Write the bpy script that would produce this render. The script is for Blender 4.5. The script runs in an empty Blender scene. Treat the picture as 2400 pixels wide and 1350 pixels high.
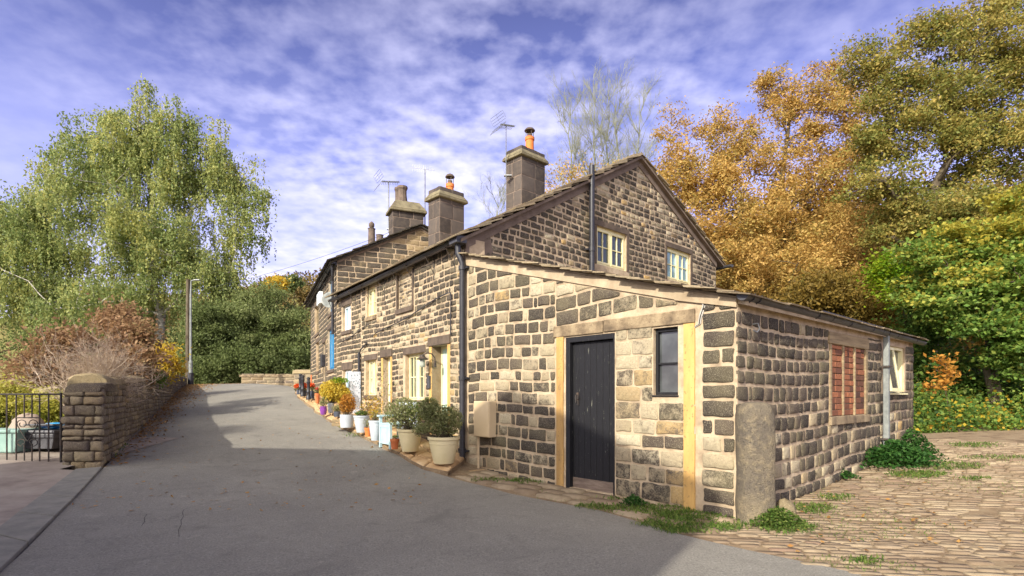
import bpy, math, random
import numpy as np
from mathutils import Vector, Matrix
R = math.radians
rnd = random.Random(7)
nrg = np.random.default_rng(7)
scene = bpy.context.scene
# ------------------------------------------------------------------ camera
F, HZ, CX = 1300.0, 925.0, 1200.0          # focal length, horizon row and centre column of the 2400x1350 photograph
EYE = 1.30
cam_d = bpy.data.cameras.new("camera"); cam = bpy.data.objects.new("camera", cam_d)
scene.collection.objects.link(cam)
cam.location = (0, 0, EYE); cam.rotation_euler = (R(90), 0, 0)
cam_d.sensor_width = 36; cam_d.lens = 36*F/2400; cam_d.shift_y = (HZ-675)/2400
cam_d.clip_end = 3000; cam_d.clip_start = 0.05
scene.camera = cam
# ------------------------------------------------------------------ sun and sky
SUN_EL = R(30); SX, SY = -0.52, -0.854
sun_d = bpy.data.lights.new("sun", 'SUN'); sun_d.energy = 2.5; sun_d.angle = R(0.6); sun_d.color = (1.0, 0.93, 0.81)
sun = bpy.data.objects.new("sun", sun_d); scene.collection.objects.link(sun)
sdir = Vector((SX*math.cos(SUN_EL), SY*math.cos(SUN_EL), math.sin(SUN_EL)))
sun.rotation_euler = sdir.to_track_quat('Z', 'Y').to_euler()
sun.location = (-20, -30, 40)
world = bpy.data.worlds.new("World"); scene.world = world; world.use_nodes = True
wn = world.node_tree.nodes; wl = world.node_tree.links; wn.clear()
def wnode(t, **k):
    n = wn.new(t)
    for a, b in k.items(): setattr(n, a, b)
    return n
wo = wnode('ShaderNodeOutputWorld'); wb = wnode('ShaderNodeBackground'); wb.inputs[1].default_value = 0.15
sk = wnode('ShaderNodeTexSky', sky_type='NISHITA', sun_disc=False); sk.sun_elevation = SUN_EL
sk.sun_rotation = math.atan2(SX, SY); sk.air_density = 1.3; sk.dust_density = 0.6; sk.ozone_density = 3.0
tint = wnode('ShaderNodeMix', data_type='RGBA', blend_type='MULTIPLY'); tint.inputs[0].default_value = 1
tint.inputs[7].default_value = (0.66, 0.47, 0.72, 1)
pass
tc = wnode('ShaderNodeTexCoord'); sep = wnode('ShaderNodeSeparateXYZ'); wl.new(tc.outputs['Generated'], sep.inputs[0])
def wm(op, a, b=None, c=None):
    n = wnode('ShaderNodeMath', operation=op)
    for i, v in enumerate((a, b, c)):
        if v is None: continue
        if isinstance(v, (int, float)): n.inputs[i].default_value = v
        else: wl.new(v, n.inputs[i])
    return n.outputs[0]
zz = wm('ADD', wm('MAXIMUM', sep.outputs[2], 0.0), 0.13)
cmb = wnode('ShaderNodeCombineXYZ'); wl.new(wm('DIVIDE', sep.outputs[0], zz), cmb.inputs[0]); wl.new(wm('DIVIDE', sep.outputs[1], zz), cmb.inputs[1])
def wnoise(scale, det, rough, off, dist=0.0):
    m = wnode('ShaderNodeMapping'); m.inputs[1].default_value = off; wl.new(cmb.outputs[0], m.inputs[0])
    n = wnode('ShaderNodeTexNoise'); n.inputs['Scale'].default_value = scale; n.inputs['Detail'].default_value = det
    n.inputs['Roughness'].default_value = rough; n.inputs['Distortion'].default_value = dist; wl.new(m.outputs[0], n.inputs['Vector'])
    return n.outputs[0]
big = wnoise(0.7, 3, 0.5, (3.1, 0.4, 0)); cells = wnoise(12.0, 4, 0.5, (1, 2, 0), 0.0); soft = wnoise(2.6, 4, 0.5, (5, 2, 3), 0.0)
mr = wnode('ShaderNodeMapRange'); mr.inputs[1].default_value = 0.36; mr.inputs[2].default_value = 0.62
wl.new(big, mr.inputs[0])
mix1 = wm('ADD', wm('MULTIPLY', cells, 0.58), wm('MULTIPLY', soft, 0.60))
mr2 = wnode('ShaderNodeMapRange'); mr2.inputs[1].default_value = 0.48; mr2.inputs[2].default_value = 0.74; wl.new(mix1, mr2.inputs[0])
# more veil low in the sky and in the middle of the view
hi = wnode('ShaderNodeMapRange'); hi.inputs[1].default_value = 0.30; hi.inputs[2].default_value = 0.75; hi.inputs[3].default_value = 1.0; hi.inputs[4].default_value = 0.26; wl.new(sep.outputs[2], hi.inputs[0])
hm = wnode('ShaderNodeVectorMath', operation='SCALE'); wl.new(sk.outputs[0], hm.inputs[0]); wl.new(hi.outputs[0], hm.inputs['Scale']); wl.new(hm.outputs[0], tint.inputs[6])
low = wnode('ShaderNodeMapRange'); low.inputs[1].default_value = 0.5; low.inputs[2].default_value = 0.05; wl.new(sep.outputs[2], low.inputs[0])
side = wnode('ShaderNodeMapRange'); side.inputs[1].default_value = 0.62; side.inputs[2].default_value = 0.05; wl.new(wm('ABSOLUTE', wm('SUBTRACT', sep.outputs[0], 0.0)), side.inputs[0])
den = wm('MULTIPLY', wm('MULTIPLY', mr2.outputs[0], wm('ADD', wm('MULTIPLY', hi.outputs[0], 0.8), 0.2)), wm('MINIMUM', wm('ADD', wm('MULTIPLY', mr.outputs[0], 0.6), wm('ADD', wm('MULTIPLY', low.outputs[0], 0.3), wm('MULTIPLY', side.outputs[0], 0.42))), 1.0))
veil = wm('MULTIPLY', low.outputs[0], 0.36)
dens = wm('MINIMUM', wm('ADD', wm('MULTIPLY', den, 0.85), veil), 0.93)
cm = wnode('ShaderNodeMix', data_type='RGBA'); wl.new(dens, cm.inputs[0]); wl.new(tint.outputs[2], cm.inputs[6]); cm.inputs[7].default_value = (3.1, 3.05, 4.15, 1)
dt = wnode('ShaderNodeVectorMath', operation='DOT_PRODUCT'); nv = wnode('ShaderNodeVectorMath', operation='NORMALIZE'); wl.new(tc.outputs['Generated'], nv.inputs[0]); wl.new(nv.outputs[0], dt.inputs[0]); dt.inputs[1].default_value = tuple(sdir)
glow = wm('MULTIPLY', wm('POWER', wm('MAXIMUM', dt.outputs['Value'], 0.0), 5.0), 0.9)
gm_ = wnode('ShaderNodeMix', data_type='RGBA'); wl.new(glow, gm_.inputs[0]); wl.new(cm.outputs[2], gm_.inputs[6]); gm_.inputs[7].default_value = (15.5, 14.6, 13.0, 1)   # glow round the sun, added to lift the shadows
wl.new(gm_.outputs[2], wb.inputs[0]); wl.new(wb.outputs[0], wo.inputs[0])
scene.view_settings.view_transform = 'Standard'; scene.view_settings.look = 'None'; scene.view_settings.gamma = 1
scene.view_settings.exposure = 1.28; scene.view_settings.use_curve_mapping = False
scene.cycles.max_bounces = 6; scene.cycles.diffuse_bounces = 4; scene.cycles.transparent_max_bounces = 8
# ------------------------------------------------------------------ helpers
COL = scene.collection
def tag(o, label=None, cat=None, group=None, kind=None):
    if label: o['label'] = label
    if cat: o['category'] = cat
    if group: o['group'] = group
    if kind: o['kind'] = kind
    return o
def empty(name, loc, label, cat, group=None):
    o = bpy.data.objects.new(name, None); COL.objects.link(o); o.location = loc; o.empty_display_size = 0.2
    return tag(o, label, cat, group)
def adopt(o, parent):
    # parents are never rotated: keep the child's own coordinates
    if parent is not None:
        o.parent = parent; p = parent; off = Vector((0, 0, 0))
        while p is not None: off += Vector(p.location) if p.type == 'EMPTY' else Vector((0, 0, 0)); p = p.parent
        o.matrix_parent_inverse = Matrix.Translation(-off)
        if parent.type != 'EMPTY': o.matrix_parent_inverse = Matrix.Identity(4)
    return o
class MB:
    def __init__(s): s.v = []; s.f = []; s.c = []; s.tone = (0.5, 0.5, 0.5)
    def add(s, vs, fs):
        b = len(s.v); s.v += [tuple(p) for p in vs]; s.f += [tuple(i+b for i in f) for f in fs]; s.c += [s.tone]*len(vs)
    def hexa(s, p):      # p: 4 bottom (ccw) then 4 top
        s.add(p, [(0,3,2,1), (4,5,6,7), (0,1,5,4), (1,2,6,5), (2,3,7,6), (3,0,4,7)])
    def box(s, x0, x1, y0, y1, z0, z1): s.hexa([(x0,y0,z0),(x1,y0,z0),(x1,y1,z0),(x0,y1,z0),(x0,y0,z1),(x1,y0,z1),(x1,y1,z1),(x0,y1,z1)])
    def wbox(s, W, u0, u1, z0, z1, d0, d1):   # box in a wall's frame: along, up, outward
        s.hexa([W.pt(u0,z0,d1), W.pt(u1,z0,d1), W.pt(u1,z0,d0), W.pt(u0,z0,d0), W.pt(u0,z1,d1), W.pt(u1,z1,d1), W.pt(u1,z1,d0), W.pt(u0,z1,d0)])
    def wquad(s, W, q, d0, d1):               # q: four (u,z) corners, extruded d0..d1
        s.hexa([W.pt(q[0][0],q[0][1],d0), W.pt(q[1][0],q[1][1],d0), W.pt(q[2][0],q[2][1],d0), W.pt(q[3][0],q[3][1],d0)] + [W.pt(q[k][0],q[k][1],d1) for k in range(4)])
    def tube(s, pts, rads, n=8, cap=True):
        pts = [Vector(p) for p in pts]
        if isinstance(rads, (int, float)): rads = [rads]*len(pts)
        b = len(s.v); vs = []; fs = []; up = None
        for i, p in enumerate(pts):
            t = (pts[min(i+1, len(pts)-1)]-pts[max(i-1, 0)])
            if t.length < 1e-9: t = Vector((0,0,1))
            t.normalize()
            if up is None:
                up = t.orthogonal().normalized()
            up = (up - t*up.dot(t)); up = up.normalized() if up.length > 1e-6 else t.orthogonal().normalized()
            w = t.cross(up)
            for k in range(n):
                a = 2*math.pi*k/n; vs.append(p+(up*math.cos(a)+w*math.sin(a))*rads[i])
        for i in range(len(pts)-1):
            for k in range(n): fs.append((i*n+k, i*n+(k+1)%n, (i+1)*n+(k+1)%n, (i+1)*n+k))
        if cap and n > 2: fs.append(tuple(range(n-1, -1, -1))); fs.append(tuple((len(pts)-1)*n+k for k in range(n)))
        s.add(vs, fs)
    def lathe(s, x, y, prof, n=20, oct=False):  # prof: (radius, z)
        vs = []; fs = []
        for r, z in prof:
            for k in range(n): a = 2*math.pi*k/n; vs.append((x+r*math.cos(a), y+r*math.sin(a), z))
        for i in range(len(prof)-1):
            for k in range(n): fs.append((i*n+k, i*n+(k+1)%n, (i+1)*n+(k+1)%n, (i+1)*n+k))
        fs.append(tuple(range(n-1, -1, -1))); fs.append(tuple((len(prof)-1)*n+k for k in range(n)))
        s.add(vs, fs)
    def build(s, name, mat, parent=None, smooth=False):
        me = bpy.data.meshes.new(name); me.from_pydata(s.v, [], s.f); me.update()
        if any(c != (0.5,0.5,0.5) for c in s.c[:4000:7]) or (s.c and s.c[-1] != (0.5,0.5,0.5)):
            at = me.color_attributes.new("tone", 'FLOAT_COLOR', 'POINT'); at.data.foreach_set("color", [x for c in s.c for x in (c[0], c[1], c[2], 1.0)])
        if smooth: me.polygons.foreach_set("use_smooth", [True]*len(me.polygons))
        me.materials.append(mat)
        o = bpy.data.objects.new(name, me); COL.objects.link(o)
        return adopt(o, parent)
def smooth_by_angle(o, deg=40):
    me = o.data; import bmesh
    bm = bmesh.new(); bm.from_mesh(me)
    for e in bm.edges:
        if len(e.link_faces) == 2 and e.calc_face_angle(0) > R(deg): e.smooth = False
    for f in bm.faces: f.smooth = True
    bm.to_mesh(me); bm.free(); return o
def bevel(o, w=0.01, seg=2):
    m = o.modifiers.new("bevel", 'BEVEL'); m.width = w; m.segments = seg; m.limit_method = 'ANGLE'; m.angle_limit = R(35); return o
# ------------------------------------------------------------------ materials
class NT:
    def __init__(s, name):
        s.m = bpy.data.materials.new(name); s.m.use_nodes = True; s.t = s.m.node_tree; s.n = s.t.nodes; s.l = s.t.links
        s.b = s.n['Principled BSDF']; s.tc = s.n.new('ShaderNodeTexCoord')
    def new(s, t, **k):
        n = s.n.new(t)
        for a, b in k.items(): setattr(n, a, b)
        return n
    def put(s, sock, v):
        if isinstance(v, bpy.types.NodeSocket): s.l.new(v, sock)
        else: sock.default_value = v if not isinstance(v, tuple) or len(v) != 3 else (*v, 1)
    def noise(s, scale, det=4, rough=0.55, dist=0.0, stretch=None, vec=None):
        n = s.new('ShaderNodeTexNoise'); n.inputs['Scale'].default_value = scale; n.inputs['Detail'].default_value = det
        n.inputs['Roughness'].default_value = rough; n.inputs['Distortion'].default_value = dist
        v = vec or s.tc.outputs['Object']
        if stretch:
            m = s.new('ShaderNodeMapping'); m.inputs[3].default_value = stretch; s.l.new(v, m.inputs[0]); v = m.outputs[0]
        s.l.new(v, n.inputs['Vector']); return n.outputs[0]
    def vor(s, scale, feature='F1'):
        n = s.new('ShaderNodeTexVoronoi', feature=feature); n.inputs['Scale'].default_value = scale
        s.l.new(s.tc.outputs['Object'], n.inputs['Vector']); return n
    def attr(s, name='tone'):
        a = s.new('ShaderNodeAttribute', attribute_name=name); q = s.new('ShaderNodeSeparateColor'); s.l.new(a.outputs[0], q.inputs[0]); return q.outputs
    def ramp(s, fac, stops, interp='LINEAR'):
        r = s.new('ShaderNodeValToRGB'); cr = r.color_ramp; cr.interpolation = interp
        while len(cr.elements) > 1: cr.elements.remove(cr.elements[-1])
        for i, (p, c) in enumerate(stops):
            e = cr.elements[0] if i == 0 else cr.elements.new(p)
            e.position = p; e.color = (*c, 1) if len(c) == 3 else c
        s.put(r.inputs[0], fac); return r.outputs[0]
    def mix(s, fac, a, b, mode='MIX'):
        n = s.new('ShaderNodeMix', data_type='RGBA', blend_type=mode); s.put(n.inputs[0], fac); s.put(n.inputs[6], a); s.put(n.inputs[7], b); return n.outputs[2]
    def math(s, op, a, b=0.0):
        n = s.new('ShaderNodeMath', operation=op); s.put(n.inputs[0], a); s.put(n.inputs[1], b); return n.outputs[0]
    def rng(s, v, a, b, c=0.0, d=1.0):
        n = s.new('ShaderNodeMapRange'); s.put(n.inputs[0], v)
        for i, x in enumerate((a, b, c, d)): n.inputs[i+1].default_value = x
        return n.outputs[0]
    def bump(s, h, strength=0.5, dist=0.01):
        n = s.new('ShaderNodeBump'); n.inputs['Strength'].default_value = strength; n.inputs['Distance'].default_value = dist
        s.l.new(h, n.inputs['Height']); s.l.new(n.outputs[0], s.b.inputs['Normal']); return n
    def out(s, col=None, rough=0.8, metal=0.0, spec=0.4):
        if col is not None: s.put(s.b.inputs['Base Color'], col)
        s.put(s.b.inputs['Roughness'], rough); s.b.inputs['Metallic'].default_value = metal; s.b.inputs['Specular IOR Level'].default_value = spec
        return s.m
def srgb(r, g, b):
    f = lambda c: (c/255/12.92) if c/255 <= 0.04045 else ((c/255+0.055)/1.055)**2.4
    return (f(r), f(g), f(b))
def mat_stone(name, darkcols, lightcols, patch=0.0, bumpd=0.012):
    t = NT(name); a = t.attr()
    n1 = t.noise(9, 5, 0.65); n2 = t.noise(38, 4, 0.7); n3 = t.noise(120, 2, 0.6); n4 = t.noise(2.2, 3, 0.5)
    light = t.ramp(a[2], lightcols); dark = t.ramp(a[2], darkcols)
    k = t.math('ADD', t.math('MULTIPLY', n1, 0.55), t.math('MULTIPLY', n2, 0.45))
    f = t.rng(t.math('ADD', t.math('SUBTRACT', k, 0.5+patch), t.math('SUBTRACT', a[1], 0.5)), -0.07, 0.08)
    c = t.mix(f, light, dark)
    c = t.mix(t.rng(n3, 0.54, 0.68, 0, 0.6), c, srgb(190, 180, 152))
    c = t.mix(t.rng(n2, 0.3, 0.7, 0.35, 0.0), c, (0.02, 0.018, 0.015), 'MIX')
    c = t.mix(t.rng(n4, 0.45, 0.7, 0, 0.25), c, srgb(150, 140, 105))
    c = t.mix(t.rng(t.noise(26, 5, 0.8), 0.56, 0.64, 0, 0.6), c, srgb(92, 82, 68))
    h = t.math('ADD', t.math('MULTIPLY', n2, 0.8), t.math('MULTIPLY', n3, 0.35))
    t.bump(h, 0.9, bumpd); return t.out(c, 0.9, 0, 0.25)
DK = [(0.0, srgb(54,48,44)), (0.5, srgb(68,60,54)), (1.0, srgb(90,78,68))]
LT = [(0.0, srgb(190,176,146)), (0.35, srgb(162,146,118)), (0.7, srgb(200,188,160)), (0.88, srgb(170,148,112)), (1.0, srgb(206,168,102))]
M = {}
M['stone'] = mat_stone('soot stained gritstone', DK, LT)
M['stone_far'] = mat_stone('dark gritstone', [(0.0, srgb(58,53,50)), (1.0, srgb(88,79,70))], [(0.0, srgb(150,128,98)), (1.0, srgb(180,158,120))])
def mat_simple(name, cols, scale=8, rough=0.85, bump=0.4, bd=0.006, det=5, metal=0.0, spec=0.3, stretch=None, speck=None):
    t = NT(name); n = t.noise(scale, det, 0.6, 0, stretch); n2 = t.noise(scale*7, 3, 0.6, 0, stretch)
    st = [(0.3+0.4*i/max(1, len(cols)-1), c) for i, c in enumerate(cols)]
    c = t.ramp(n, st); c = t.mix(t.rng(n2, 0.35, 0.75, 0, 0.3), c, cols[0])
    if speck: c = t.mix(t.rng(t.noise(scale*14, 2, 0.5), 0.62, 0.7, 0, 0.6), c, speck)
    if bump: t.bump(t.math('ADD', t.math('MULTIPLY', n, 0.4), n2), bump, bd)
    return t.out(c, rough, metal, spec)
M['mortar'] = mat_simple('lime mortar', [srgb(144,127,104), srgb(184,164,135), srgb(200,182,154)], 5, 0.95, 0.7, 0.008)
M['render'] = mat_simple('smooth mortar fillet', [srgb(156,138,112), srgb(196,178,148)], 4, 0.95, 0.5, 0.005)
M['verge'] = mat_simple('brown verge mortar', [srgb(106,92,80), srgb(134,118,104)], 5, 0.95, 0.4, 0.005)
M['cement'] = mat_simple('grey cement repair', [srgb(165,160,150), srgb(205,202,194)], 10, 0.95, 0.6, 0.006)
M['ashlar'] = mat_simple('stained ashlar', [srgb(88,76,62), srgb(140,122,96), srgb(172,154,122)], 5, 0.9, 0.7, 0.008, speck=srgb(80,70,60))
M['darkashlar'] = mat_simple('dark dressed stone', [srgb(78,68,60), srgb(112,98,84)], 6, 0.9, 0.6, 0.006)
M['yellowstone'] = mat_simple('yellow ochre painted jamb', [srgb(140,112,74), srgb(200,160,96), srgb(222,184,116)], 2.2, 0.85, 0.5, 0.004, stretch=(1,1,0.25), speck=srgb(120,100,70))
def mat_slate(name, cols):
    t = NT(name); a = t.attr(); n = t.noise(14, 5, 0.65); n2 = t.noise(60, 3, 0.6)
    c = t.ramp(a[0], [(i/(len(cols)-1), q) for i, q in enumerate(cols)]); c = t.mix(t.rng(n, 0.4, 0.7, 0, 0.45), c, srgb(92,84,66))
    c = t.mix(t.rng(n2, 0.55, 0.75, 0, 0.5), c, srgb(170,160,128)); t.bump(t.math('ADD', n, n2), 0.8, 0.008); return t.out(c, 0.9, 0, 0.25)
M['slate'] = mat_slate('stone slates', [srgb(112,98,80), srgb(146,130,104), srgb(166,150,122), srgb(128,116,96)])
M['slatedark'] = mat_slate('dark roof slates', [srgb(48,46,46), srgb(70,66,62), srgb(84,78,72)])
M['blackpaint'] = mat_simple('black gutter paint', [srgb(34,34,38), srgb(52,52,58)], 12, 0.45, 0.15, 0.002, spec=0.5, speck=srgb(90,88,86))
M['greygutter'] = mat_simple('grey gutter', [srgb(58,58,62), srgb(84,84,88)], 10, 0.45, 0.1, 0.002, spec=0.5)
M['greypipe'] = mat_simple('weathered grey pipe', [srgb(112,116,114), srgb(150,154,148)], 9, 0.6, 0.2, 0.002)
M['cream'] = mat_simple('cream window paint', [srgb(222,212,160), srgb(238,230,184)], 4, 0.5, 0.1, 0.001)
M['blue'] = mat_simple('bright blue paint', [srgb(40,110,160), srgb(60,140,185)], 5, 0.5, 0.1, 0.001)
M['white'] = mat_simple('white paint', [srgb(206,214,216), srgb(232,238,238)], 5, 0.5, 0.1, 0.001)
M['palegreen'] = mat_simple('pale green door paint', [srgb(180,205,185), srgb(206,226,206)], 4, 0.5, 0.15, 0.002)
M['paleblue'] = mat_simple('pale blue bench paint', [srgb(160,190,196), srgb(190,212,214)], 6, 0.6, 0.15, 0.002)
M['terracotta'] = mat_simple('terracotta', [srgb(176,98,58), srgb(206,128,82)], 7, 0.8, 0.2, 0.002)
M['orangepot'] = mat_simple('bright clay chimney pot', [srgb(206,112,56), srgb(226,136,76)], 7, 0.8, 0.2, 0.003)
M['oldpot'] = mat_simple('sooty clay chimney pot', [srgb(84,74,66), srgb(122,106,92)], 7, 0.85, 0.3, 0.003)
M['metal'] = mat_simple('galvanised metal', [srgb(120,122,122), srgb(160,162,160)], 15, 0.4, 0.1, 0.001, metal=0.7)
M['iron'] = mat_simple('rusty black iron', [srgb(44,44,46), srgb(66,62,58), srgb(98,80,64)], 18, 0.6, 0.3, 0.002, speck=srgb(140,110,84))
M['creampot'] = mat_simple('cream plastic planter', [srgb(214,200,152), srgb(232,218,176)], 3, 0.55, 0.08, 0.002)
M['greypot'] = mat_simple('pale grey planter', [srgb(168,176,182), srgb(196,202,206)], 3, 0.55, 0.08, 0.002)
M['purplepot'] = mat_simple('purple glazed pot', [srgb(112,52,132), srgb(140,76,160)], 4, 0.3, 0.08, 0.002, spec=0.6)
M['darkpot'] = mat_simple('slate grey pot', [srgb(60,66,78), srgb(86,92,104)], 4, 0.5, 0.08, 0.002)
M['meter'] = mat_simple('beige meter box', [srgb(196,174,138), srgb(208,188,152)], 2, 0.5, 0.05, 0.001)
M['soil'] = mat_simple('soil', [srgb(50,40,30), srgb(84,68,50)], 20, 1, 0.8, 0.02)
M['bark'] = mat_simple('bark', [srgb(56,48,40), srgb(92,82,66), srgb(110,102,84)], 6, 0.95, 0.8, 0.02, stretch=(1,1,0.3))
M['birchbark'] = mat_simple('birch bark', [srgb(70,62,54), srgb(176,170,158), srgb(196,190,180)], 5, 0.9, 0.5, 0.01, stretch=(1,1,2.0))
M['twig'] = mat_simple('pale twigs', [srgb(170,150,128), srgb(206,190,168)], 6, 0.9, 0.2, 0.003)
M['poplar'] = mat_simple('grey green poplar twigs', [srgb(112,116,92), srgb(150,150,122)], 3, 0.9, 0.2, 0.003)
def mat_glass(name, tintc):
    t = NT(name); n = t.noise(3.5, 3, 0.5); c = t.ramp(n, [(0.35, tintc), (0.65, tuple(x*1.9+0.01 for x in tintc))]); t.bump(t.noise(2.5, 2, 0.5), 0.15, 0.01)
    return t.out(c, 0.08, 0, 0.7)
M['glass'] = mat_glass('window glass', (0.018, 0.028, 0.026))
M['palefilm'] = mat_glass('pale curtained glass', (0.25, 0.27, 0.22))
M['dirtyglass'] = mat_glass('dusty glass', (0.05, 0.055, 0.055))
M['skyglass'] = mat_glass('blue tinted glass', (0.16, 0.26, 0.30))
def mat_door():
    t = NT('flaking black door paint'); n = t.noise(7, 6, 0.75, 0.3, (3, 3, 0.45)); n2 = t.noise(45, 3, 0.6, 0, (2, 2, 0.3))
    c = t.ramp(n2, [(0.3, srgb(17,17,19)), (0.7, srgb(30,30,33))]); f = t.rng(t.math('ADD', t.noise(16, 6, 0.8, 0.2, (4, 4, 0.3)), t.math('MULTIPLY', n2, 0.4)), 0.86, 0.88, 0, 0.8)
    c = t.mix(f, c, srgb(150,150,132)); t.bump(t.math('ADD', n, n2), 0.5, 0.004); return t.out(c, 0.58, 0, 0.4)
M['blackdoor'] = mat_door()
M['doorboard'] = mat_simple('bare wood kickboard', [srgb(96,82,72), srgb(142,126,112)], 5, 0.85, 0.3, 0.003, stretch=(1,1,6))
M['wood'] = mat_simple('weathered timber', [srgb(120,104,80), srgb(176,156,120)], 6, 0.9, 0.5, 0.004, stretch=(0.3,0.3,4))
def mat_brick():
    t = NT('red brick'); a = t.attr(); n = t.noise(22, 4, 0.6)
    c = t.ramp(a[0], [(0, srgb(88,62,50)), (0.4, srgb(132,84,60)), (0.75, srgb(174,112,76)), (1, srgb(70,54,46))]); c = t.mix(t.rng(n, 0.45, 0.75, 0, 0.5), c, srgb(70,46,38))
    t.bump(n, 0.6, 0.006); return t.out(c, 0.85, 0, 0.3)
M['brick'] = mat_brick()
def mat_leaf(name, cols, trans=0.45, rough=0.6):
    t = NT(name); a = t.attr(); st = [(i/(len(cols)-1), srgb(*c)) for i, c in enumerate(cols)]
    c = t.ramp(a[0], st); c = t.mix(0.3, c, t.ramp(a[1], st))
    t.out(c, rough, 0, 0.25)
    tr = t.new('ShaderNodeBsdfTranslucent'); t.l.new(c, tr.inputs[0]); mx = t.new('ShaderNodeMixShader'); mx.inputs[0].default_value = trans
    t.l.new(t.b.outputs[0], mx.inputs[1]); t.l.new(tr.outputs[0], mx.inputs[2]); t.l.new(mx.outputs[0], t.n['Material Output'].inputs[0]); return t.m
L = {}
L['birch'] = mat_leaf('birch leaves', [(84,104,56), (118,136,78), (148,160,96), (178,182,114), (200,190,100)])
L['dark'] = mat_leaf('dark evergreen leaves', [(66,78,42), (94,108,60), (124,136,80), (156,162,108)])
L['orange'] = mat_leaf('orange autumn leaves', [(130,112,56), (190,154,84), (212,174,104), (190,166,94), (146,142,78)])
L['oak'] = mat_leaf('turning oak leaves', [(84,100,50), (118,128,64), (154,148,76), (190,164,88), (112,132,68)])
L['maple'] = mat_leaf('green maple leaves', [(48,74,32), (80,112,46), (112,144,62), (142,166,80), (196,176,70)])
L['lime'] = mat_leaf('lime green leaves', [(60,96,20), (96,140,28), (140,160,30), (168,170,40)])
L['bronze'] = mat_leaf('olive bronze leaves', [(78,68,34), (122,102,46), (156,128,58), (116,116,56)])
L['copper'] = mat_leaf('copper shrub leaves', [(112,88,62), (152,122,88), (176,138,104), (146,138,90)])
L['yellow'] = mat_leaf('yellow leaves', [(150,130,36), (196,166,50), (214,190,70), (180,130,50)])
L['hedge'] = mat_leaf('variegated hedge leaves', [(40,60,24), (96,110,40), (176,170,66), (206,200,100)])
L['goldflower'] = mat_leaf('golden foliage', [(176,150,50), (214,188,70), (228,206,96), (190,180,70)])
L['orangeflower'] = mat_leaf('orange petals', [(214,84,30), (232,110,44), (220,70,36)], 0.2)
L['redflower'] = mat_leaf('red petals', [(190,70,60), (206,90,80)], 0.2)
L['ochreplant'] = mat_leaf('orange brown foliage', [(160,112,44), (196,140,60), (206,158,76)])
L['pot'] = mat_leaf('olive pot plant leaves', [(84,94,56), (124,130,80), (152,156,104), (176,176,128)])
L['bright'] = mat_leaf('fresh green weeds', [(56,84,32), (80,112,44), (112,138,60), (146,150,84)])
L['litter'] = mat_leaf('fallen leaves', [(130,92,50), (168,122,66), (190,150,86), (110,80,48)], 0.1)
L['nettle'] = mat_leaf('dark nettle leaves', [(30,62,26), (46,88,34), (70,112,48), (90,126,60)])
L['hill'] = mat_leaf('hillside foliage', [(70,70,40), (112,96,58), (136,112,66), (92,92,50), (150,116,60)], 0.15)
# ------------------------------------------------------------------ ground heights
AX, AY = -0.815, 9.63                      # cottage corner at the downpipe
DF = (-0.574, 0.819); NF = (-0.819, -0.574)
def pl(x, pts):
    if x <= pts[0][0]: return pts[0][1]
    for (a, b), (c, d) in zip(pts, pts[1:]):
        if x <= c: t = (x-a)/(c-a); return b+(d-b)*t
    return pts[-1][1]
GR = [(-10,-0.25), (0,-0.12), (5,-0.02), (7.2,0.0), (8,0.08), (9.3,0.24), (11.5,0.5), (13.6,0.74), (16,1.08), (19,1.36), (23.6,1.66), (30,1.85), (50,2.0), (400,3)]
GL = [(-10,-0.25), (0,-0.12), (5,0.0), (8,0.12), (9.9,0.25), (14.2,0.6), (21.7,1.08), (30.5,1.70), (50,2.0), (400,3)]
def gz(x, y):
    w = -0.545*x+0.839*y; c = (x-AX)*NF[0]+(y-AY)*NF[1]
    s = min(1, max(0, c/5.1)); z = pl(w, GR)*(1-s)+pl(w, GL)*s
    # behind the cottages the street's climb fades into the level yard
    k = min(1, max(0, (-c-0.5)/6.0)); zy = 0.0
    p = (x-2.425)*0.749+(y-5.97)*0.6626
    zy = pl(p, [(-3,0.0), (0,0.02), (7,0.36), (12,0.5), (40,1.0), (400,2)])
    z = z*(1-k)+zy*k
    return z
def ground_hit(px, py, dz=0.0):
    lo, hi = 1.0, 80.0; f = lambda Y: EYE-(py-HZ)*Y/F-(gz((px-CX)*Y/F, Y)+dz)
    Y = lo; st = 0.05
    while Y < hi and f(Y) > 0: Y += st
    x = (px-CX)*Y/F; return (x, Y, gz(x, Y)+dz)
def P(px, py, Y): return ((px-CX)*Y/F, Y, EYE-(py-HZ)*Y/F)
class Wall:
    def __init__(s, o, d, n): s.o = o; l = math.hypot(*d); s.d = (d[0]/l, d[1]/l); l = math.hypot(*n); s.n = (n[0]/l, n[1]/l)
    def pt(s, u, z, off=0.0): return (s.o[0]+s.d[0]*u+s.n[0]*off, s.o[1]+s.d[1]*u+s.n[1]*off, z)
    def hit(s, px, py, off=0.0):
        k = (px-CX)/F; ox = s.o[0]+s.n[0]*off; oy = s.o[1]+s.n[1]*off
        u = (k*oy-ox)/(s.d[0]-k*s.d[1]); Y = oy+s.d[1]*u
        return u, EYE-(py-HZ)*Y/F
    def rect(s, x0, y0, x1, y1, off=0.0):   # top-left and bottom-right pixels of an opening
        u0, z1 = s.hit(x0, y0, off); u1, z0 = s.hit(x1, y1, off)
        return (min(u0, u1), max(u0, u1), min(z0, z1), max(z0, z1))
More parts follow.
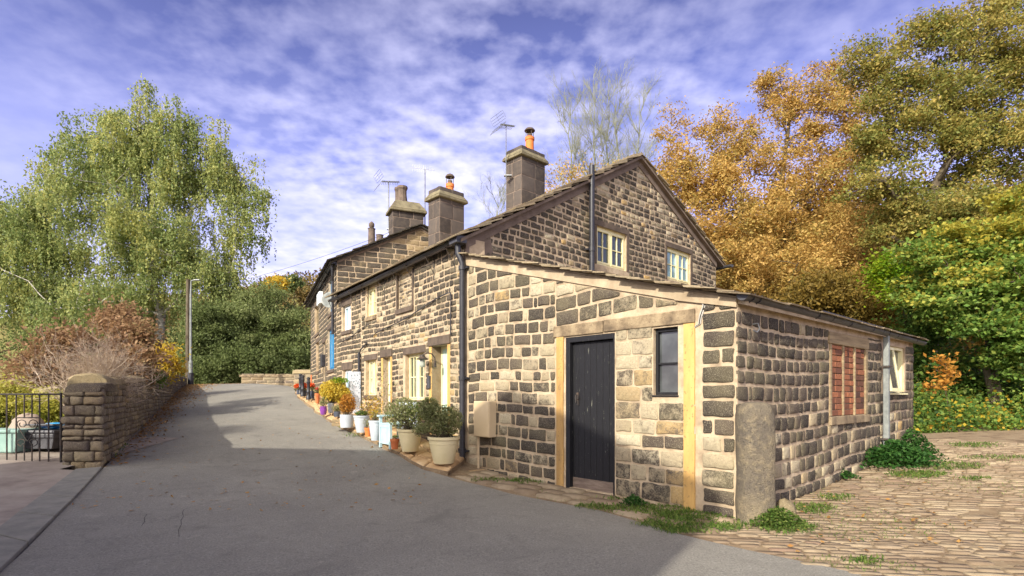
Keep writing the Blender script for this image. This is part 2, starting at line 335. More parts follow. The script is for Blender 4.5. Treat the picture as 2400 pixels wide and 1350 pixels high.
# ------------------------------------------------------------------ masonry
def clip_poly(poly, A, B, C):
    out = []
    for i in range(len(poly)):
        p, q = poly[i], poly[(i+1) % len(poly)]; fp = A*p[0]+B*p[1]+C; fq = A*q[0]+B*q[1]+C
        if fp >= 0: out.append(p)
        if (fp >= 0) != (fq >= 0): t = fp/(fp-fq); out.append((p[0]+(q[0]-p[0])*t, p[1]+(q[1]-p[1])*t))
    return out
def one_stone(mb, W, poly, relief, base=0.0):
    area = 0.5*sum(poly[i][0]*poly[(i+1) % len(poly)][1]-poly[(i+1) % len(poly)][0]*poly[i][1] for i in range(len(poly)))
    if area < 0: poly = poly[::-1]; area = -area
    if area < 0.0012: return
    n = len(poly); cu = sum(p[0] for p in poly)/n; cz = sum(p[1] for p in poly)/n; o = []
    for i in range(n):
        a, b, c = poly[i-1], poly[i], poly[(i+1) % n]
        la = math.hypot(a[0]-b[0], a[1]-b[1]); lc = math.hypot(c[0]-b[0], c[1]-b[1]); r = rnd.uniform(0.008, 0.018)
        ta = min(0.3, r/la) if la > 0 else 0; tb = min(0.3, r/lc) if lc > 0 else 0
        o.append((b[0]+(a[0]-b[0])*ta, b[1]+(a[1]-b[1])*ta)); o.append((b[0]+(c[0]-b[0])*tb, b[1]+(c[1]-b[1])*tb))
        if lc > 0.09:
            for q in ((0.5,) if lc < 0.25 else (0.33, 0.66)):
                j = rnd.uniform(-0.010, 0.008); nx, nz = (c[1]-b[1])/lc, -(c[0]-b[0])/lc
                o.append((b[0]+(c[0]-b[0])*q+nx*j, b[1]+(c[1]-b[1])*q+nz*j))
    m = len(o); vs = []; rl = relief*rnd.uniform(0.7, 1.3); ex = max(max(abs(p[0]-cu), abs(p[1]-cz)) for p in poly); tk = min(0.06, rl*0.5/ex); tilt = (rnd.uniform(-tk, tk), rnd.uniform(-tk, tk))
    for k, (sh, dd) in enumerate(((0.0, -0.012), (0.003, rl*0.6), (0.014, rl*0.95))):
        for u, z in o:
            du, dz = cu-u, cz-z; l = math.hypot(du, dz) or 1; s_ = min(sh, l*0.4)
            vs.append(W.pt(u+du/l*s_, z+dz/l*s_, base+dd+(tilt[0]*du+tilt[1]*dz if k else 0)+(rnd.uniform(-.003, .003) if k == 2 else 0)))
    vs.append(W.pt(cu, cz, base+rl*1.05)); fs = []
    for k in range(2):
        for i in range(m): j = (i+1) % m; fs.append((k*m+i, k*m+j, (k+1)*m+j, (k+1)*m+i))
    for i in range(m): fs.append((2*m+i, 2*m+(i+1) % m, 3*m))
    mb.add(vs, fs)
def courses(mb, W, u0, u1, z0, z1, ch=(0.15,0.2), sl=(0.2,0.4), gap=0.02, relief=0.014, holes=(), clips=(), warp=None, dark=0.75, tonefn=None, base=0.0, ashlar=False):
    warp = warp or (lambda u: 0.0); z = z0
    while z < z1:
        h = rnd.uniform(*ch); c0, c1 = z, z+h; z = c1; mid = (c0+c1)/2
        free = [(u0, u1)]
        for (a, b, lo, hi) in holes:
            if lo < mid < hi:
                nf = []
                for (p, q) in free:
                    if b <= p or a >= q: nf.append((p, q)); continue
                    if a > p: nf.append((p, a))
                    if b < q: nf.append((b, q))
                free = nf
        for (p, q) in free:
            u = p
            while u < q-0.02:
                L_ = rnd.uniform(*sl)
                if rnd.random() < 0.12: L_ *= 0.5
                e = u+L_
                if q-e < sl[0]*0.6: e = q
                a, b = u+gap/2, e-gap/2; lo, hi = c0+gap/2, c1-gap/2; u = e
                if b-a < 0.03: continue
                for (ha, hb, hl, hh) in holes:
                    if hb > a and ha < b:
                        if c0 < hh < c1 and mid > hh: lo = max(lo, hh+gap/2)
                        if c0 < hl < c1 and mid < hl: hi = min(hi, hl-gap/2)
                if hi-lo < 0.03: continue
                j = lambda: 0 if ashlar else rnd.uniform(-0.008, 0.008)
                poly = [(a+j(), lo+warp(a)+j()), (b+j(), lo+warp(b)+j()), (b+j(), hi+warp(b)+j()), (a+j(), hi+warp(a)+j())]
                for (A, B, C) in clips:
                    poly = clip_poly(poly, A, B, C)
                    if len(poly) < 3: break
                if len(poly) < 3: continue
                t = tonefn((a+b)/2, mid) if tonefn else (dark, 0)
                d = t[0] if isinstance(t, tuple) else t
                g = 0.66+rnd.random()*0.28 if rnd.random() < d else 0.24+rnd.random()*0.36
                mb.tone = (rnd.random(), g, rnd.random()); one_stone(mb, W, poly, relief, base)
    mb.tone = (0.5, 0.5, 0.5)
def wall_body(mb, W, prof, zb, holes, thick=0.45, front=-0.001):
    # prof: list of (u, ztop); zb(u)
    us = sorted(set([p[0] for p in prof]+[h for H in holes for h in H[:2] if prof[0][0] < h < prof[-1][0]]))
    for a, b in zip(us, us[1:]):
        if b-a < 1e-4: continue
        m = (a+b)/2; za, zb_ = pl(a, prof), pl(b, prof); cuts = sorted([(H[2], H[3]) for H in holes if H[0] < m < H[1]])
        lo = zb
        for (c, d) in cuts:
            if c > lo: mb.wquad(W, [(a,lo), (b,lo), (b,c), (a,c)], -thick, front)
            lo = d
        mb.wquad(W, [(a,lo), (b,lo), (b,zb_), (a,za)], -thick, front)
def window(parent, W, r, lights=2, rows=2, cols=2, depth=0.07, mat='cream', glass='glass', name='window', fw=0.035, lintel=True, sill=True, lm='ashlar', lh=0.14, proud=0.02, jambs=False, mull=0.045, label=None):
    u0, u1, z0, z1 = r; f = MB(); d0, d1 = -depth-0.05, -depth
    f.wbox(W, u0, u0+fw, z0, z1, d0, d1); f.wbox(W, u1-fw, u1, z0, z1, d0, d1)
    f.wbox(W, u0+fw, u1-fw, z0, z0+fw, d0, d1); f.wbox(W, u0+fw, u1-fw, z1-fw, z1, d0, d1)
    iu0, iu1 = u0+fw, u1-fw; wl_ = (iu1-iu0-(lights-1)*mull)/lights; g = MB()
    for k in range(lights):
        a = iu0+k*(wl_+mull); b = a+wl_
        if k < lights-1: f.wbox(W, b, b+mull, z0+fw, z1-fw, d0, d1)
        s = fw*0.75; c0, c1 = d0+0.008, d1+0.012
        f.wbox(W, a, a+s, z0+fw, z1-fw, c0, c1); f.wbox(W, b-s, b, z0+fw, z1-fw, c0, c1)
        f.wbox(W, a+s, b-s, z0+fw, z0+fw+s, c0, c1); f.wbox(W, a+s, b-s, z1-fw-s, z1-fw, c0, c1)
        ga, gb, gl, gh = a+s, b-s, z0+fw+s, z1-fw-s; bw = 0.009
        for i in range(1, cols): q = ga+(gb-ga)*i/cols; f.wbox(W, q-bw, q+bw, gl, gh, d0+0.012, d1)
        for i in range(1, rows): q = gl+(gh-gl)*i/rows; f.wbox(W, ga, gb, q-bw, q+bw, d0+0.015, d1-0.003)
        g.wbox(W, ga-0.005, gb+0.005, gl-0.005, gh+0.005, d0+0.018, d0+0.026)
    fo = f.build(name, M[mat], parent)
    if label: fo['label'] = label
    g.build('pane', M[glass], fo)
    bk = MB(); bk.wbox(W, u0-0.01, u1+0.01, z0-0.01, z1+0.01, d0-0.25, d0-0.02); bk.build('dark_backing', M['darkroom'], fo)  # near-black box behind the pane, its colour standing in for the unlit room
    if lintel: l = MB(); l.wbox(W, u0-0.09, u1+0.09, z1+0.002, z1+lh, -0.2, proud); bevel(l.build('lintel', M[lm], parent), 0.008)
    if sill: l = MB(); l.wbox(W, u0-0.07, u1+0.07, z0-0.10, z0-0.002, -0.2, proud+0.02); bevel(l.build('sill', M[lm], parent), 0.008)
    if jambs:
        l = MB(); l.wbox(W, u0-0.085, u0-0.003, z0, z1, -0.18, proud); bevel(l.build('window_jamb', M[lm], parent), 0.006); l = MB(); l.wbox(W, u1+0.003, u1+0.085, z0, z1, -0.18, proud); bevel(l.build('window_jamb', M[lm], parent), 0.006)
    return fo
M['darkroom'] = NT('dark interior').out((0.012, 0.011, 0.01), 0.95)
def slates(mb, q00, q10, q11, q01, w=(0.25,0.45), rowh=0.24, th=0.022, over=0.0, lift=0.0):
    # q00,q10: eave ends; q01,q11: ridge ends
    q00, q10, q11, q01 = map(Vector, (q00, q10, q11, q01)); n = (q10-q00).cross(q01-q00).normalized()
    if n.z < 0: n = -n
    ls = (q01-q00).length; lw = (q10-q00).length; rows = max(2, int(ls/rowh)); pt = lambda a, b: (q00*(1-a)+q10*a)*(1-b)+(q01*(1-a)+q11*a)*b
    for r in range(rows):
        b0 = r/rows-0.012; b1 = min(1.0, (r+1.55)/rows); u = -rnd.uniform(0, 0.09)/lw
        while u < 1:
            ww = rnd.uniform(*w)/lw; e = min(1+0.06/lw, u+ww); g = 0.006/lw; jb = rnd.uniform(-0.02, 0.02)/ls*1.0
            if e-u > 0.05/lw:
                t0, t1 = th*1.9+lift+rnd.uniform(-.006, .008), lift; tk = th*rnd.uniform(0.7, 1.2); a0, a1 = u+g, e-g
                mb.tone = (rnd.random(), rnd.random(), rnd.random())
                p = [pt(a0, b0+jb)+n*t0, pt(a1, b0+jb)+n*(t0+rnd.uniform(-.004,.004)), pt(a1, b1)+n*t1, pt(a0, b1)+n*t1]
                mb.hexa(p+[x+n*tk for x in p])
            u = e
    mb.tone = (0.5, 0.5, 0.5)
def gutter(mb, a, b, r=0.055, n=8):
    a, b = Vector(a), Vector(b); t = (b-a).normalized(); s = t.cross(Vector((0,0,1))).normalized(); up = Vector((0,0,1))
    for ro, ri in ((r, r-0.008),):
        vs = []
        for p in (a, b):
            for k in range(n+1): an = math.pi*k/n; vs.append(p+s*math.cos(an)*ro-up*math.sin(an)*ro)
            for k in range(n+1): an = math.pi*(n-k)/n; vs.append(p+s*math.cos(an)*ri-up*math.sin(an)*ri+up*0.0)
        m = 2*(n+1); fs = [(k, (k+1) % m, m+(k+1) % m, m+k) for k in range(m)]
        for e in (0, m):
            for k in range(n): fs.append((e+k, e+k+1, e+m-2-k, e+m-1-k))
        mb.add(vs, fs)
    # end stops
    for p in (a, b):
        vs = [p+s*math.cos(math.pi*k/n)*r*1.08-up*math.sin(math.pi*k/n)*r*1.08 for k in range(n+1)]; vs2 = [v+t*(0.012 if p is b else -0.012) for v in vs]
        mb.add(vs+vs2, [tuple(range(n+1)), tuple(range(2*n+1, n, -1))]+[(k, k+1, n+2+k, n+1+k) for k in range(n)]+[(n, 0, n+1, 2*n+1)])
# ------------------------------------------------------------------ the near cottages
FAC = Wall((AX, AY), DF, NF)
GD = (0.731, 0.682); GAB = Wall((AX, AY), GD, (0.682, -0.731))
LD = (0.6626, -0.749); LEN_ = 4.89; LW = Wall((AX, AY), LD, (-0.749, -0.6626))
FX, FY = AX+LD[0]*LEN_, AY+LD[1]*LEN_
RW = Wall((FX, FY), (0.749, 0.6626), (0.6626, -0.749)); RL = 7.0
FLEN = 7.04; CXX, CYY = AX+DF[0]*FLEN, AY+DF[1]*FLEN
EZ = 4.02                                   # eave of the near cottages
u_ap, z_ap = GAB.hit(1495, 372); u_er, z_er = GAB.hit(1678, 612)
u_split = FAC.hit(847, 800)[0]              # party line at the small black downpipe
cot = empty('stone_cottage', (AX, AY, 0), 'old blackened stone cottage with cream windows, bricked-up upper window and windowed gable end', 'cottage')
cot2 = empty('stone_cottage', (AX+DF[0]*u_split, AY+DF[1]*u_split, 0.4), 'narrow low stone cottage with pale blue windows between the cream-windowed cottage and the taller house', 'cottage')
# openings of the facade
o_door1 = FAC.rect(1012, 812, 1049, 990); o_win1 = FAC.rect(950, 832, 993, 938); o_door2 = FAC.rect(898, 838, 915, 965)
o_win2 = FAC.rect(857, 846, 881, 926); o_up1 = FAC.rect(860, 672, 880, 738); o_brick = FAC.rect(932, 640, 967, 716)
o_door1 = (o_door1[0], o_door1[1], 0.25, o_door1[3]); o_door2 = (o_door2[0], o_door2[1], 0.6, o_door2[3])
o_up1 = (o_up1[0], o_up1[1], o_up1[2], min(o_up1[3], EZ-0.16)); o_brick = (o_brick[0], o_brick[1], o_brick[2], min(o_brick[3], EZ-0.14))
H1 = [o_door1, o_win1, o_door2, o_win2, o_up1, o_brick]
mb = MB(); wall_body(mb, FAC, [(0, EZ), (u_split, EZ)], -0.4, H1, 0.4)
for (a, b, c, d) in (o_up1, o_brick): pass
mb.build('wall_core', M['mortar'], cot)
def warpF(u): return 0.02*math.sin(u*1.3+0.4)+0.008*math.sin(u*3.1)
def toneF(u, z): return 0.55 if u < 0.5 else (0.35 if (1.4 < u < 3.0 and 1.9 < z < 2.7) else 0.8)
mb = MB(); courses(mb, FAC, 0.02, u_split-0.02, -0.1, EZ-0.02, (0.10,0.135), (0.13,0.27), 0.029, 0.013, [(h[0]-0.10, h[1]+0.10, h[2]-(0.11 if h[2] > 0.8 else 0), h[3]+0.16) for h in H1], warp=warpF, tonefn=toneF)
w_ = mb.build('facade', M['stone'], cot, True)
window(cot, FAC, o_win1, 2, 2, 2, 0.09, mull=0.12, lh=0.15, lm='darkashlar', label='cream two-light window beside the lamp')
window(cot, FAC, o_win2, 2, 2, 1, 0.09, glass='palefilm', lm='darkashlar', mull=0.07)
window(cot, FAC, o_up1, 2, 2, 1, 0.05, glass='palefilm', lintel=False, lm='ashlar', mull=0.07)
# bricked-up upper window: stone slips in a frame
mb = MB(); mb.wbox(FAC, o_brick[0], o_brick[1], o_brick[2], o_brick[3], -0.2, -0.03); ib = mb.build('blocked_window', M['mortar'], cot); ib['label'] = 'walled-up upper window filled with small pale stones'
mb = MB(); mb.tone = (0.5, 0.3, 0.5); courses(mb, FAC, o_brick[0]+0.03, o_brick[1]-0.03, o_brick[2]+0.01, o_brick[3]-0.01, (0.065,0.075), (0.14,0.2), 0.014, 0.006, dark=0.08, base=-0.03); mb.build('infill', M['stone'], ib, True)
mb = MB(); mb.wbox(FAC, o_brick[0]-0.06, o_brick[1]+0.06, o_brick[2]-0.10, o_brick[2], -0.2, 0.045)
mb.wbox(FAC, o_brick[0]-0.05, o_brick[0], o_brick[2], o_brick[3], -0.2, 0.02); mb.wbox(FAC, o_brick[1], o_brick[1]+0.05, o_brick[2], o_brick[3], -0.2, 0.02); mb.build('sill', M['darkashlar'], cot)
def doorway(par, W, r, leafmat, jamb='yellowstone', rec=0.2, lm='darkashlar', label=None, glazed=False):
    u0, u1, z0, z1 = r; m = MB(); m.wbox(W, u0-0.10, u0, z0, z1, -0.35, 0.012); bevel(m.build('door_jamb', M[jamb], par), 0.008); m = MB(); m.wbox(W, u1, u1+0.10, z0, z1, -0.35, 0.012); bevel(m.build('door_jamb', M[jamb], par), 0.008)
    m = MB(); m.wbox(W, u0-0.12, u1+0.12, z1+0.002, z1+0.17, -0.35, 0.035); bevel(m.build('lintel', M[lm], par), 0.01)
    m = MB(); t = 0.05; m.wbox(W, u0+0.002, u0+t, z0, z1, -rec-0.06, -rec); m.wbox(W, u1-t, u1-0.002, z0, z1, -rec-0.06, -rec); m.wbox(W, u0+t, u1-t, z1-t, z1, -rec-0.06, -rec)
    fr = m.build('door_frame', M['cream'], par)
    m = MB(); m.wbox(W, u0+t, u1-t, z0+0.03, z1-t, -rec-0.05, -rec-0.012)
    n = 4; wd = (u1-u0-2*t)/n
    for k in range(n): m.wbox(W, u0+t+k*wd+0.006, u0+t+(k+1)*wd-0.006, z0+0.05, z1-t-0.02, -rec-0.012, -rec-0.004)
    dr = m.build('door', leafmat, par)
    if label: dr['label'] = label
    m = MB(); m.wbox(W, u0+t+0.03, u0+t+0.06, z0+0.95, z0+1.1, -rec-0.004, -rec+0.02); m.build('handle', M['metal'], dr)
    m = MB(); m.wbox(W, u0-0.05, u1+0.05, z0-0.3, z0+0.02, -0.35, 0.06); m.build('doorstep', M['ashlar'], par)
doorway(cot, FAC, o_door1, M['palegreen'], label='pale green plank door nearest the corner')
doorway(cot, FAC, o_door2, M['white'], rec=0.12)
# second cottage facade
b_up = FAC.rect(803, 716, 822, 772); b_lo = FAC.rect(804, 868, 824, 915)
b_up = (b_up[0], b_up[1], b_up[2], min(b_up[3], EZ-0.35)); H2 = [b_up, b_lo]
mb = MB(); wall_body(mb, FAC, [(u_split, EZ), (FLEN, EZ)], -0.2, H2, 0.4); mb.build('wall_core', M['mortar'], cot2)
mb = MB(); courses(mb, FAC, u_split+0.03, FLEN, 0.2, EZ-0.02, (0.11,0.14), (0.15,0.3), 0.028, 0.012, [(h[0]-0.08, h[1]+0.08, h[2]-0.11, h[3]+0.2) for h in H2], warp=warpF, dark=0.95); mb.build('facade', M['stone'], cot2, True)
window(cot2, FAC, b_up, 2, 1, 1, 0.07, mat='white', glass='skyglass', lm='darkashlar', lh=0.2); window(cot2, FAC, b_lo, 2, 1, 1, 0.07, mat='white', glass='skyglass', lm='darkashlar', lh=0.2)
# gable
g1 = GAB.rect(1398, 528, 1468, 636); g2 = GAB.rect(1563, 578, 1618, 668)
prof = [(0, EZ), (u_ap, z_ap), (u_er, z_er)]
mb = MB(); wall_body(mb, GAB, [(0, EZ), (0.4, EZ+0.4*(z_ap-EZ)/u_ap)], -0.1, [], 0.05); wall_body(mb, GAB, [(0.4, EZ+0.4*(z_ap-EZ)/u_ap), (u_ap, z_ap), (u_er, z_er)], -0.1, [g1, g2], 0.35); mb.build('gable_core', M['mortar'], cot)
s1 = (z_ap-EZ)/u_ap; s2 = (z_ap-z_er)/(u_er-u_ap); vt = 0.17
clips = [(s1, -1, EZ-vt), (-s2, -1, z_ap+s2*u_ap-vt)]
def toneG(u, z):
    if z > 5.35+0.12*math.sin(u*2): return 0.5
    return 0.85 if u < 6 else 0.75
def warpG(u): return 0.03*math.sin(u*1.1)-0.012*u+0.0
mb = MB(); courses(mb, GAB, 0.45, u_er-0.02, 2.6, z_ap, (0.115,0.14), (0.15,0.30), 0.034, 0.012, [(h[0]-0.1, h[1]+0.1, h[2]-0.07, h[3]+0.17) for h in (g1, g2)], clips, warpG, tonefn=toneG); mb.build('gable_wall', M['stone'], cot, True)
mb = MB()
for (ua, za, ub, zb) in ((0, EZ, u_ap, z_ap), (u_ap, z_ap, u_er, z_er)): mb.wquad(GAB, [(ua, za-vt*1.1), (ub, zb-vt*1.1), (ub, zb), (ua, za)], -0.1, 0.03)
mb.wquad(GAB, [(0, EZ-0.75), (0.75, EZ-0.62), (0.55, EZ+0.2), (0, EZ-0.1)], -0.1, 0.012); mb.build('verge_mortar', M['verge'], cot)
window(cot, GAB, g1, 2, 2, 2, 0.05, lm='darkashlar', lh=0.13, sill=False, jambs=True, fw=0.05); window(cot, GAB, g2, 2, 2, 2, 0.05, lm='darkashlar', lh=0.13, sill=False, jambs=True, fw=0.05, glass='skyglass')
# rear and end walls close the block
def fline(u, q, z): # along the facade, q = distance measured along the gable direction
    return (AX+DF[0]*u+GD[0]*q, AY+DF[1]*u+GD[1]*q, z)
BK = Wall(fline(0, u_er, 0)[:2], DF, (0.819, 0.574)); mb = MB(); wall_body(mb, BK, [(0, z_er-0.02), (u_split, z_er-0.02)], -0.2, [], 0.3); mb.build('rear_wall', M['ashlar'], cot)
EN = Wall(fline(FLEN, 0, 0)[:2], GD, (-0.682, 0.731)); mb = MB(); wall_body(mb, EN, [(0.02, EZ), (u_ap, z_ap), (u_er, z_er)], -0.2, [], 0.01, -0.3); mb.build('end_wall', M['ashlar'], cot2)
mb = MB(); wall_body(mb, BK, [(u_split, z_er-0.02), (FLEN, z_er-0.02)], -0.2, [], 0.3); mb.build('rear_wall', M['ashlar'], cot2)
# roofs
def roof(par, ua, ub, name='roof', ra=0.0, rb=0.0):
    ov = 0.22; ze = EZ-0.02; up = 0.03
    def sl(u, q): # height on either slope
        return (EZ+s1*q if q <= u_ap else z_ap-s2*(q-u_ap))+up
    m = MB()
    for (qa, qb) in ((-0.16, u_ap), (u_ap, u_er+0.25)):
        p = [fline(ua+ra, qa, sl(0, qa)), fline(ub+rb, qa, sl(0, qa)), fline(ub+rb, qb, sl(0, qb)), fline(ua+ra, qb, sl(0, qb))]
        m.hexa([(x, y, z-0.06) for x, y, z in p]+[(x, y, z) for x, y, z in p])
    r = m.build(name, M['verge'], par); m = MB()
    slates(m, fline(ua+ra, -0.2, sl(0, -0.2)), fline(ub+rb, -0.2, sl(0, -0.2)), fline(ub+rb, u_ap, sl(0, u_ap)), fline(ua+ra, u_ap, sl(0, u_ap)), (0.3,0.55), 0.30, 0.034, lift=0.004)
    slates(m, fline(ua+ra, u_er+0.28, sl(0, u_er+0.28)), fline(ub+rb, u_er+0.28, sl(0, u_er+0.28)), fline(ub+rb, u_ap, sl(0, u_ap)), fline(ua+ra, u_ap, sl(0, u_ap)), (0.3,0.55), 0.27, 0.026, lift=0.004)
    m.build('stone_slates', M['slate'], r); m = MB(); u = ua+ra
    while u < ub+rb-0.05:
        e = min(ub+rb, u+0.45); m.tone = (rnd.random(), rnd.random(), rnd.random()); A = [fline(u+0.005, q, sl(0, q)+0.055) for q in (u_ap-0.17, u_ap, u_ap+0.17)]; B = [fline(e-0.005, q, sl(0, q)+0.055) for q in (u_ap-0.17, u_ap, u_ap+0.17)]
        A = [A[0], (A[1][0], A[1][1], A[1][2]+0.03), A[2]]; B = [B[0], (B[1][0], B[1][1], B[1][2]+0.03), B[2]]
        m.add(A+B+[(x, y, z-0.05) for x, y, z in A+B], [(0,1,4,3), (1,2,5,4), (6,9,10,7), (7,10,11,8), (0,3,9,6), (2,8,11,5), (0,6,7,1), (1,7,8,2), (3,4,10,9), (4,5,11,10)]); u = e
    m.build('ridge_stones', M['slate'], r); return r
roof(cot, 0, u_split, ra=-0.13); roof(cot2, u_split, FLEN, rb=0.05)
# gutters along the eave, brackets, downpipe
def gut(par, pts, r=0.06, mat='greygutter'):
    m = MB()
    for a, b in zip(pts, pts[1:]): gutter(m, a, b, r)
    return m.build('gutter', M[mat], par)
off = 0.13
def fp(u, o, z): return FAC.pt(u, z, o)
m = MB()
gps = [(-0.04, EZ-0.03), (2.0, EZ-0.05), (u_split, EZ-0.075)]
gm = MB()
for (a, za), (b, zb) in zip(gps, gps[1:]): gutter(gm, fp(a, off, za), fp(b, off, zb), 0.07)
gu = gm.build('gutter', M['greygutter'], cot); gm = MB(); gm.wbox(FAC, -0.12, 0.14, EZ-0.13, EZ+0.0, 0.03, 0.24); bevel(gm.build('hopper', M['greygutter'], cot), 0.01)
gm = MB(); gutter(gm, fp(u_split+0.01, off, EZ-0.075), fp(FLEN+0.05, off, EZ-0.09), 0.07); gm.build('gutter', M['greygutter'], cot2)
gm = MB(); gm.wbox(FAC, 0.0, u_split, EZ-0.045, EZ-0.02, 0.0, 0.07); gm.build('soffit', M['darkashlar'], cot); gm = MB(); gm.wbox(FAC, u_split+0.005, FLEN, EZ-0.055, EZ-0.02, 0.0, 0.07); gm.build('soffit', M['darkashlar'], cot2)
for k, u in enumerate((0.35, 1.15, 2.05, 2.75, 3.6, 4.6, 5.5, 6.4)):
    m = MB(); zt = EZ-0.115; m.tube([fp(u, 0.21, zt), fp(u, 0.01, zt)], 0.008, 5); m.tube([fp(u, 0.01, zt), fp(u, 0.012, zt-0.42)], 0.009, 5); m.tube([fp(u, 0.2, zt), fp(u, 0.015, zt-0.3)], 0.007, 5)
    m.build('gutter_bracket', M['iron'], cot if u < u_split else cot2)
m = MB(); zb = 0.02
m.tube([fp(0.02, 0.13, EZ-0.12), fp(0.02, 0.13, EZ-0.28), fp(-0.02, 0.10, EZ-0.38), fp(-0.035, 0.075, EZ-0.46), fp(-0.035, 0.075, zb+0.12), fp(-0.035, 0.09, zb+0.02), fp(-0.035, 0.16, zb-0.03)], 0.052, 12)
for z in (3.45, 1.55, 0.3): m.tube([fp(-0.035, 0.075, z), fp(-0.035, 0.075, z+0.07)], 0.066, 12); m.wbox(FAC, -0.15, 0.08, z+0.02, z+0.05, 0.0, 0.05)
o = m.build('downpipe', M['blackpaint'], cot); smooth_by_angle(o)
m = MB(); us = u_split; m.tube([fp(us, 0.06, 2.35), fp(us, 0.05, 0.55)], 0.035, 8); m.tube([fp(us-0.5, 0.04, 2.55), fp(us-0.1, 0.05, 2.42), fp(us, 0.06, 2.3)], 0.018, 6); m.build('downpipe', M['blackpaint'], cot)
# soil pipe on the gable
ua, za = GAB.hit(1377, 400); m = MB(); top = GAB.hit(1377, 392)[1]; m.tube([GAB.pt(ua, 2.9, 0.12), GAB.pt(ua, top, 0.12)], 0.058, 12)
for z in (4.35, 3.0): m.tube([GAB.pt(ua, z, 0.12), GAB.pt(ua, z+0.1, 0.12)], 0.072, 12); m.wbox(GAB, ua-0.11, ua+0.11, z+0.03, z+0.06, 0, 0.1)
smooth_by_angle(m.build('soil_pipe', M['blackpaint'], cot))
# cable runs on the facade
def wall_line(par, W, px, mat, r=0.01, off=0.04, name='cable'):
    pts = [W.pt(*W.hit(x, y, off), off) for x, y in px]; m = MB(); m.tube(pts, r, 5); return m.build(name, M[mat], par)
wall_line(cot, FAC, [(872, 788), (882, 780), (905, 768), (930, 757), (965, 738), (1000, 714), (1022, 700), (1048, 687), (1056, 686), (1057, 700), (1056, 785)], 'blackpaint', 0.012)
wall_line(cot, FAC, [(848, 770), (856, 764), (865, 760)], 'blackpaint', 0.012)
wall_line(cot2, FAC, [(795, 803), (810, 797), (826, 787), (845, 772)], 'blackpaint', 0.012)
# rear gutter end seen past the gable's far corner
m = MB(); a = fline(-0.35, u_er+0.3, z_er-0.12); b = fline(2.0, u_er+0.3, z_er-0.12); gutter(m, a, b, 0.07); m.build('gutter', M['greygutter'], cot)
# chimneys
def chimney(par, cx, cy, z0, z1, hw, hd, dirv, mat='stone', cap='darkashlar', name='chimney', rowh=0.42, label=None):
    l = math.hypot(*dirv); d = (dirv[0]/l, dirv[1]/l); n = (d[1], -d[0])
    o = (cx-d[0]*hw+n[0]*hd, cy-d[1]*hw+n[1]*hd); W1 = Wall(o, d, n); m = MB(); m.wbox(W1, 0, 2*hw, z0, z1, -2*hd, 0); c = m.build(name, M['verge'], par)
    if label: c['label'] = label
    sides = [W1, Wall(o, (-n[0], -n[1]), (-d[0], -d[1])), Wall((cx+d[0]*hw+n[0]*hd, cy+d[1]*hw+n[1]*hd), (-n[0], -n[1]), d), Wall((cx-d[0]*hw-n[0]*hd, cy-d[1]*hw-n[1]*hd), d, (-n[0], -n[1]))]
    m = MB()
    for i, W in enumerate(sides):
        L_ = 2*hw if i in (0, 3) else 2*hd; courses(m, W, 0.0, L_, z0, z1, (rowh, rowh*1.001), (L_*0.4, L_*0.62), 0.014, 0.004, dark=1.0, ashlar=True)
    m.build('blocks', M['chim'], c, True)
    m = MB(); e = 0.09; m.wbox(W1, -e, 2*hw+e, z1, z1+0.07, -2*hd-e, e)
    p = [W1.pt(-e, z1+0.07, e), W1.pt(2*hw+e, z1+0.07, e), W1.pt(2*hw+e, z1+0.07, -2*hd-e), W1.pt(-e, z1+0.07, -2*hd-e)]; e2 = -0.1
    q = [W1.pt(-e2, z1+0.36, e2), W1.pt(2*hw+e2, z1+0.36, e2), W1.pt(2*hw+e2, z1+0.36, -2*hd-e2), W1.pt(-e2, z1+0.36, -2*hd-e2)]
    m.hexa(p+q); bevel(m.build('cap', M['capstone'], c), 0.02); return c
def mat_chim():
    t = NT('smoke blackened chimney stone'); a = t.attr(); n = t.noise(9, 5, 0.65); c = t.ramp(a[0], [(0, srgb(66,60,56)), (1, srgb(92,84,78))]); c = t.mix(t.rng(n, 0.45, 0.8, 0, 0.5), c, srgb(112,100,86)); t.bump(t.noise(50, 3, 0.6), 0.4, 0.006); return t.out(c, 0.9, 0, 0.2)
M['chim'] = mat_chim(); M['capstone'] = mat_simple('lichened cap stone', [srgb(92,84,70), srgb(124,116,90), srgb(140,130,104)], 6, 0.95, 0.5, 0.01)
def pot(par, cx, cy, z0, z1, r, mat, cowl=True):
    m = MB(); m.lathe(cx, cy, [(r*1.05, z0), (r*0.95, z0+0.05), (r*0.92, z1-0.1), (r*1.08, z1-0.08), (r*1.08, z1), (r*0.8, z1)], 18); p = m.build('chimney_pot', M[mat], par); smooth_by_angle(p, 30)
    if cowl:
        m = MB(); m.lathe(cx, cy, [(r*1.2, z1+0.19), (r*1.22, z1+0.21), (r*0.9, z1+0.26), (r*0.2, z1+0.30)], 18)
        for k in range(4): a = k*math.pi/2+0.4; m.tube([(cx+r*0.9*math.cos(a), cy+r*0.9*math.sin(a), z1-0.02), (cx+r*0.9*math.cos(a), cy+r*0.9*math.sin(a), z1+0.2)], 0.01, 5)
        m.tube([(cx, cy, z1-0.05), (cx, cy, z1+0.1)], r*0.6, 12); smooth_by_angle(m.build('cowl', M['darkashlar'], p), 30)
    return p
Yc1 = 16.3; c1 = (P(1232, 400, Yc1)[0], Yc1)
ch1 = chimney(cot, c1[0], c1[1], 6.3, P(1230, 383, Yc1)[2], 0.48, 0.32, GD, label='big square chimney with orange pot nearest the gable')
pot(ch1, c1[0]+0.12, c1[1]+0.02, P(1230, 356, Yc1)[2]-0.05, P(1230, 322, Yc1)[2], 0.13, 'orangepot')
Yc2 = 15.6; c2 = (P(1046, 400, Yc2)[0], Yc2)
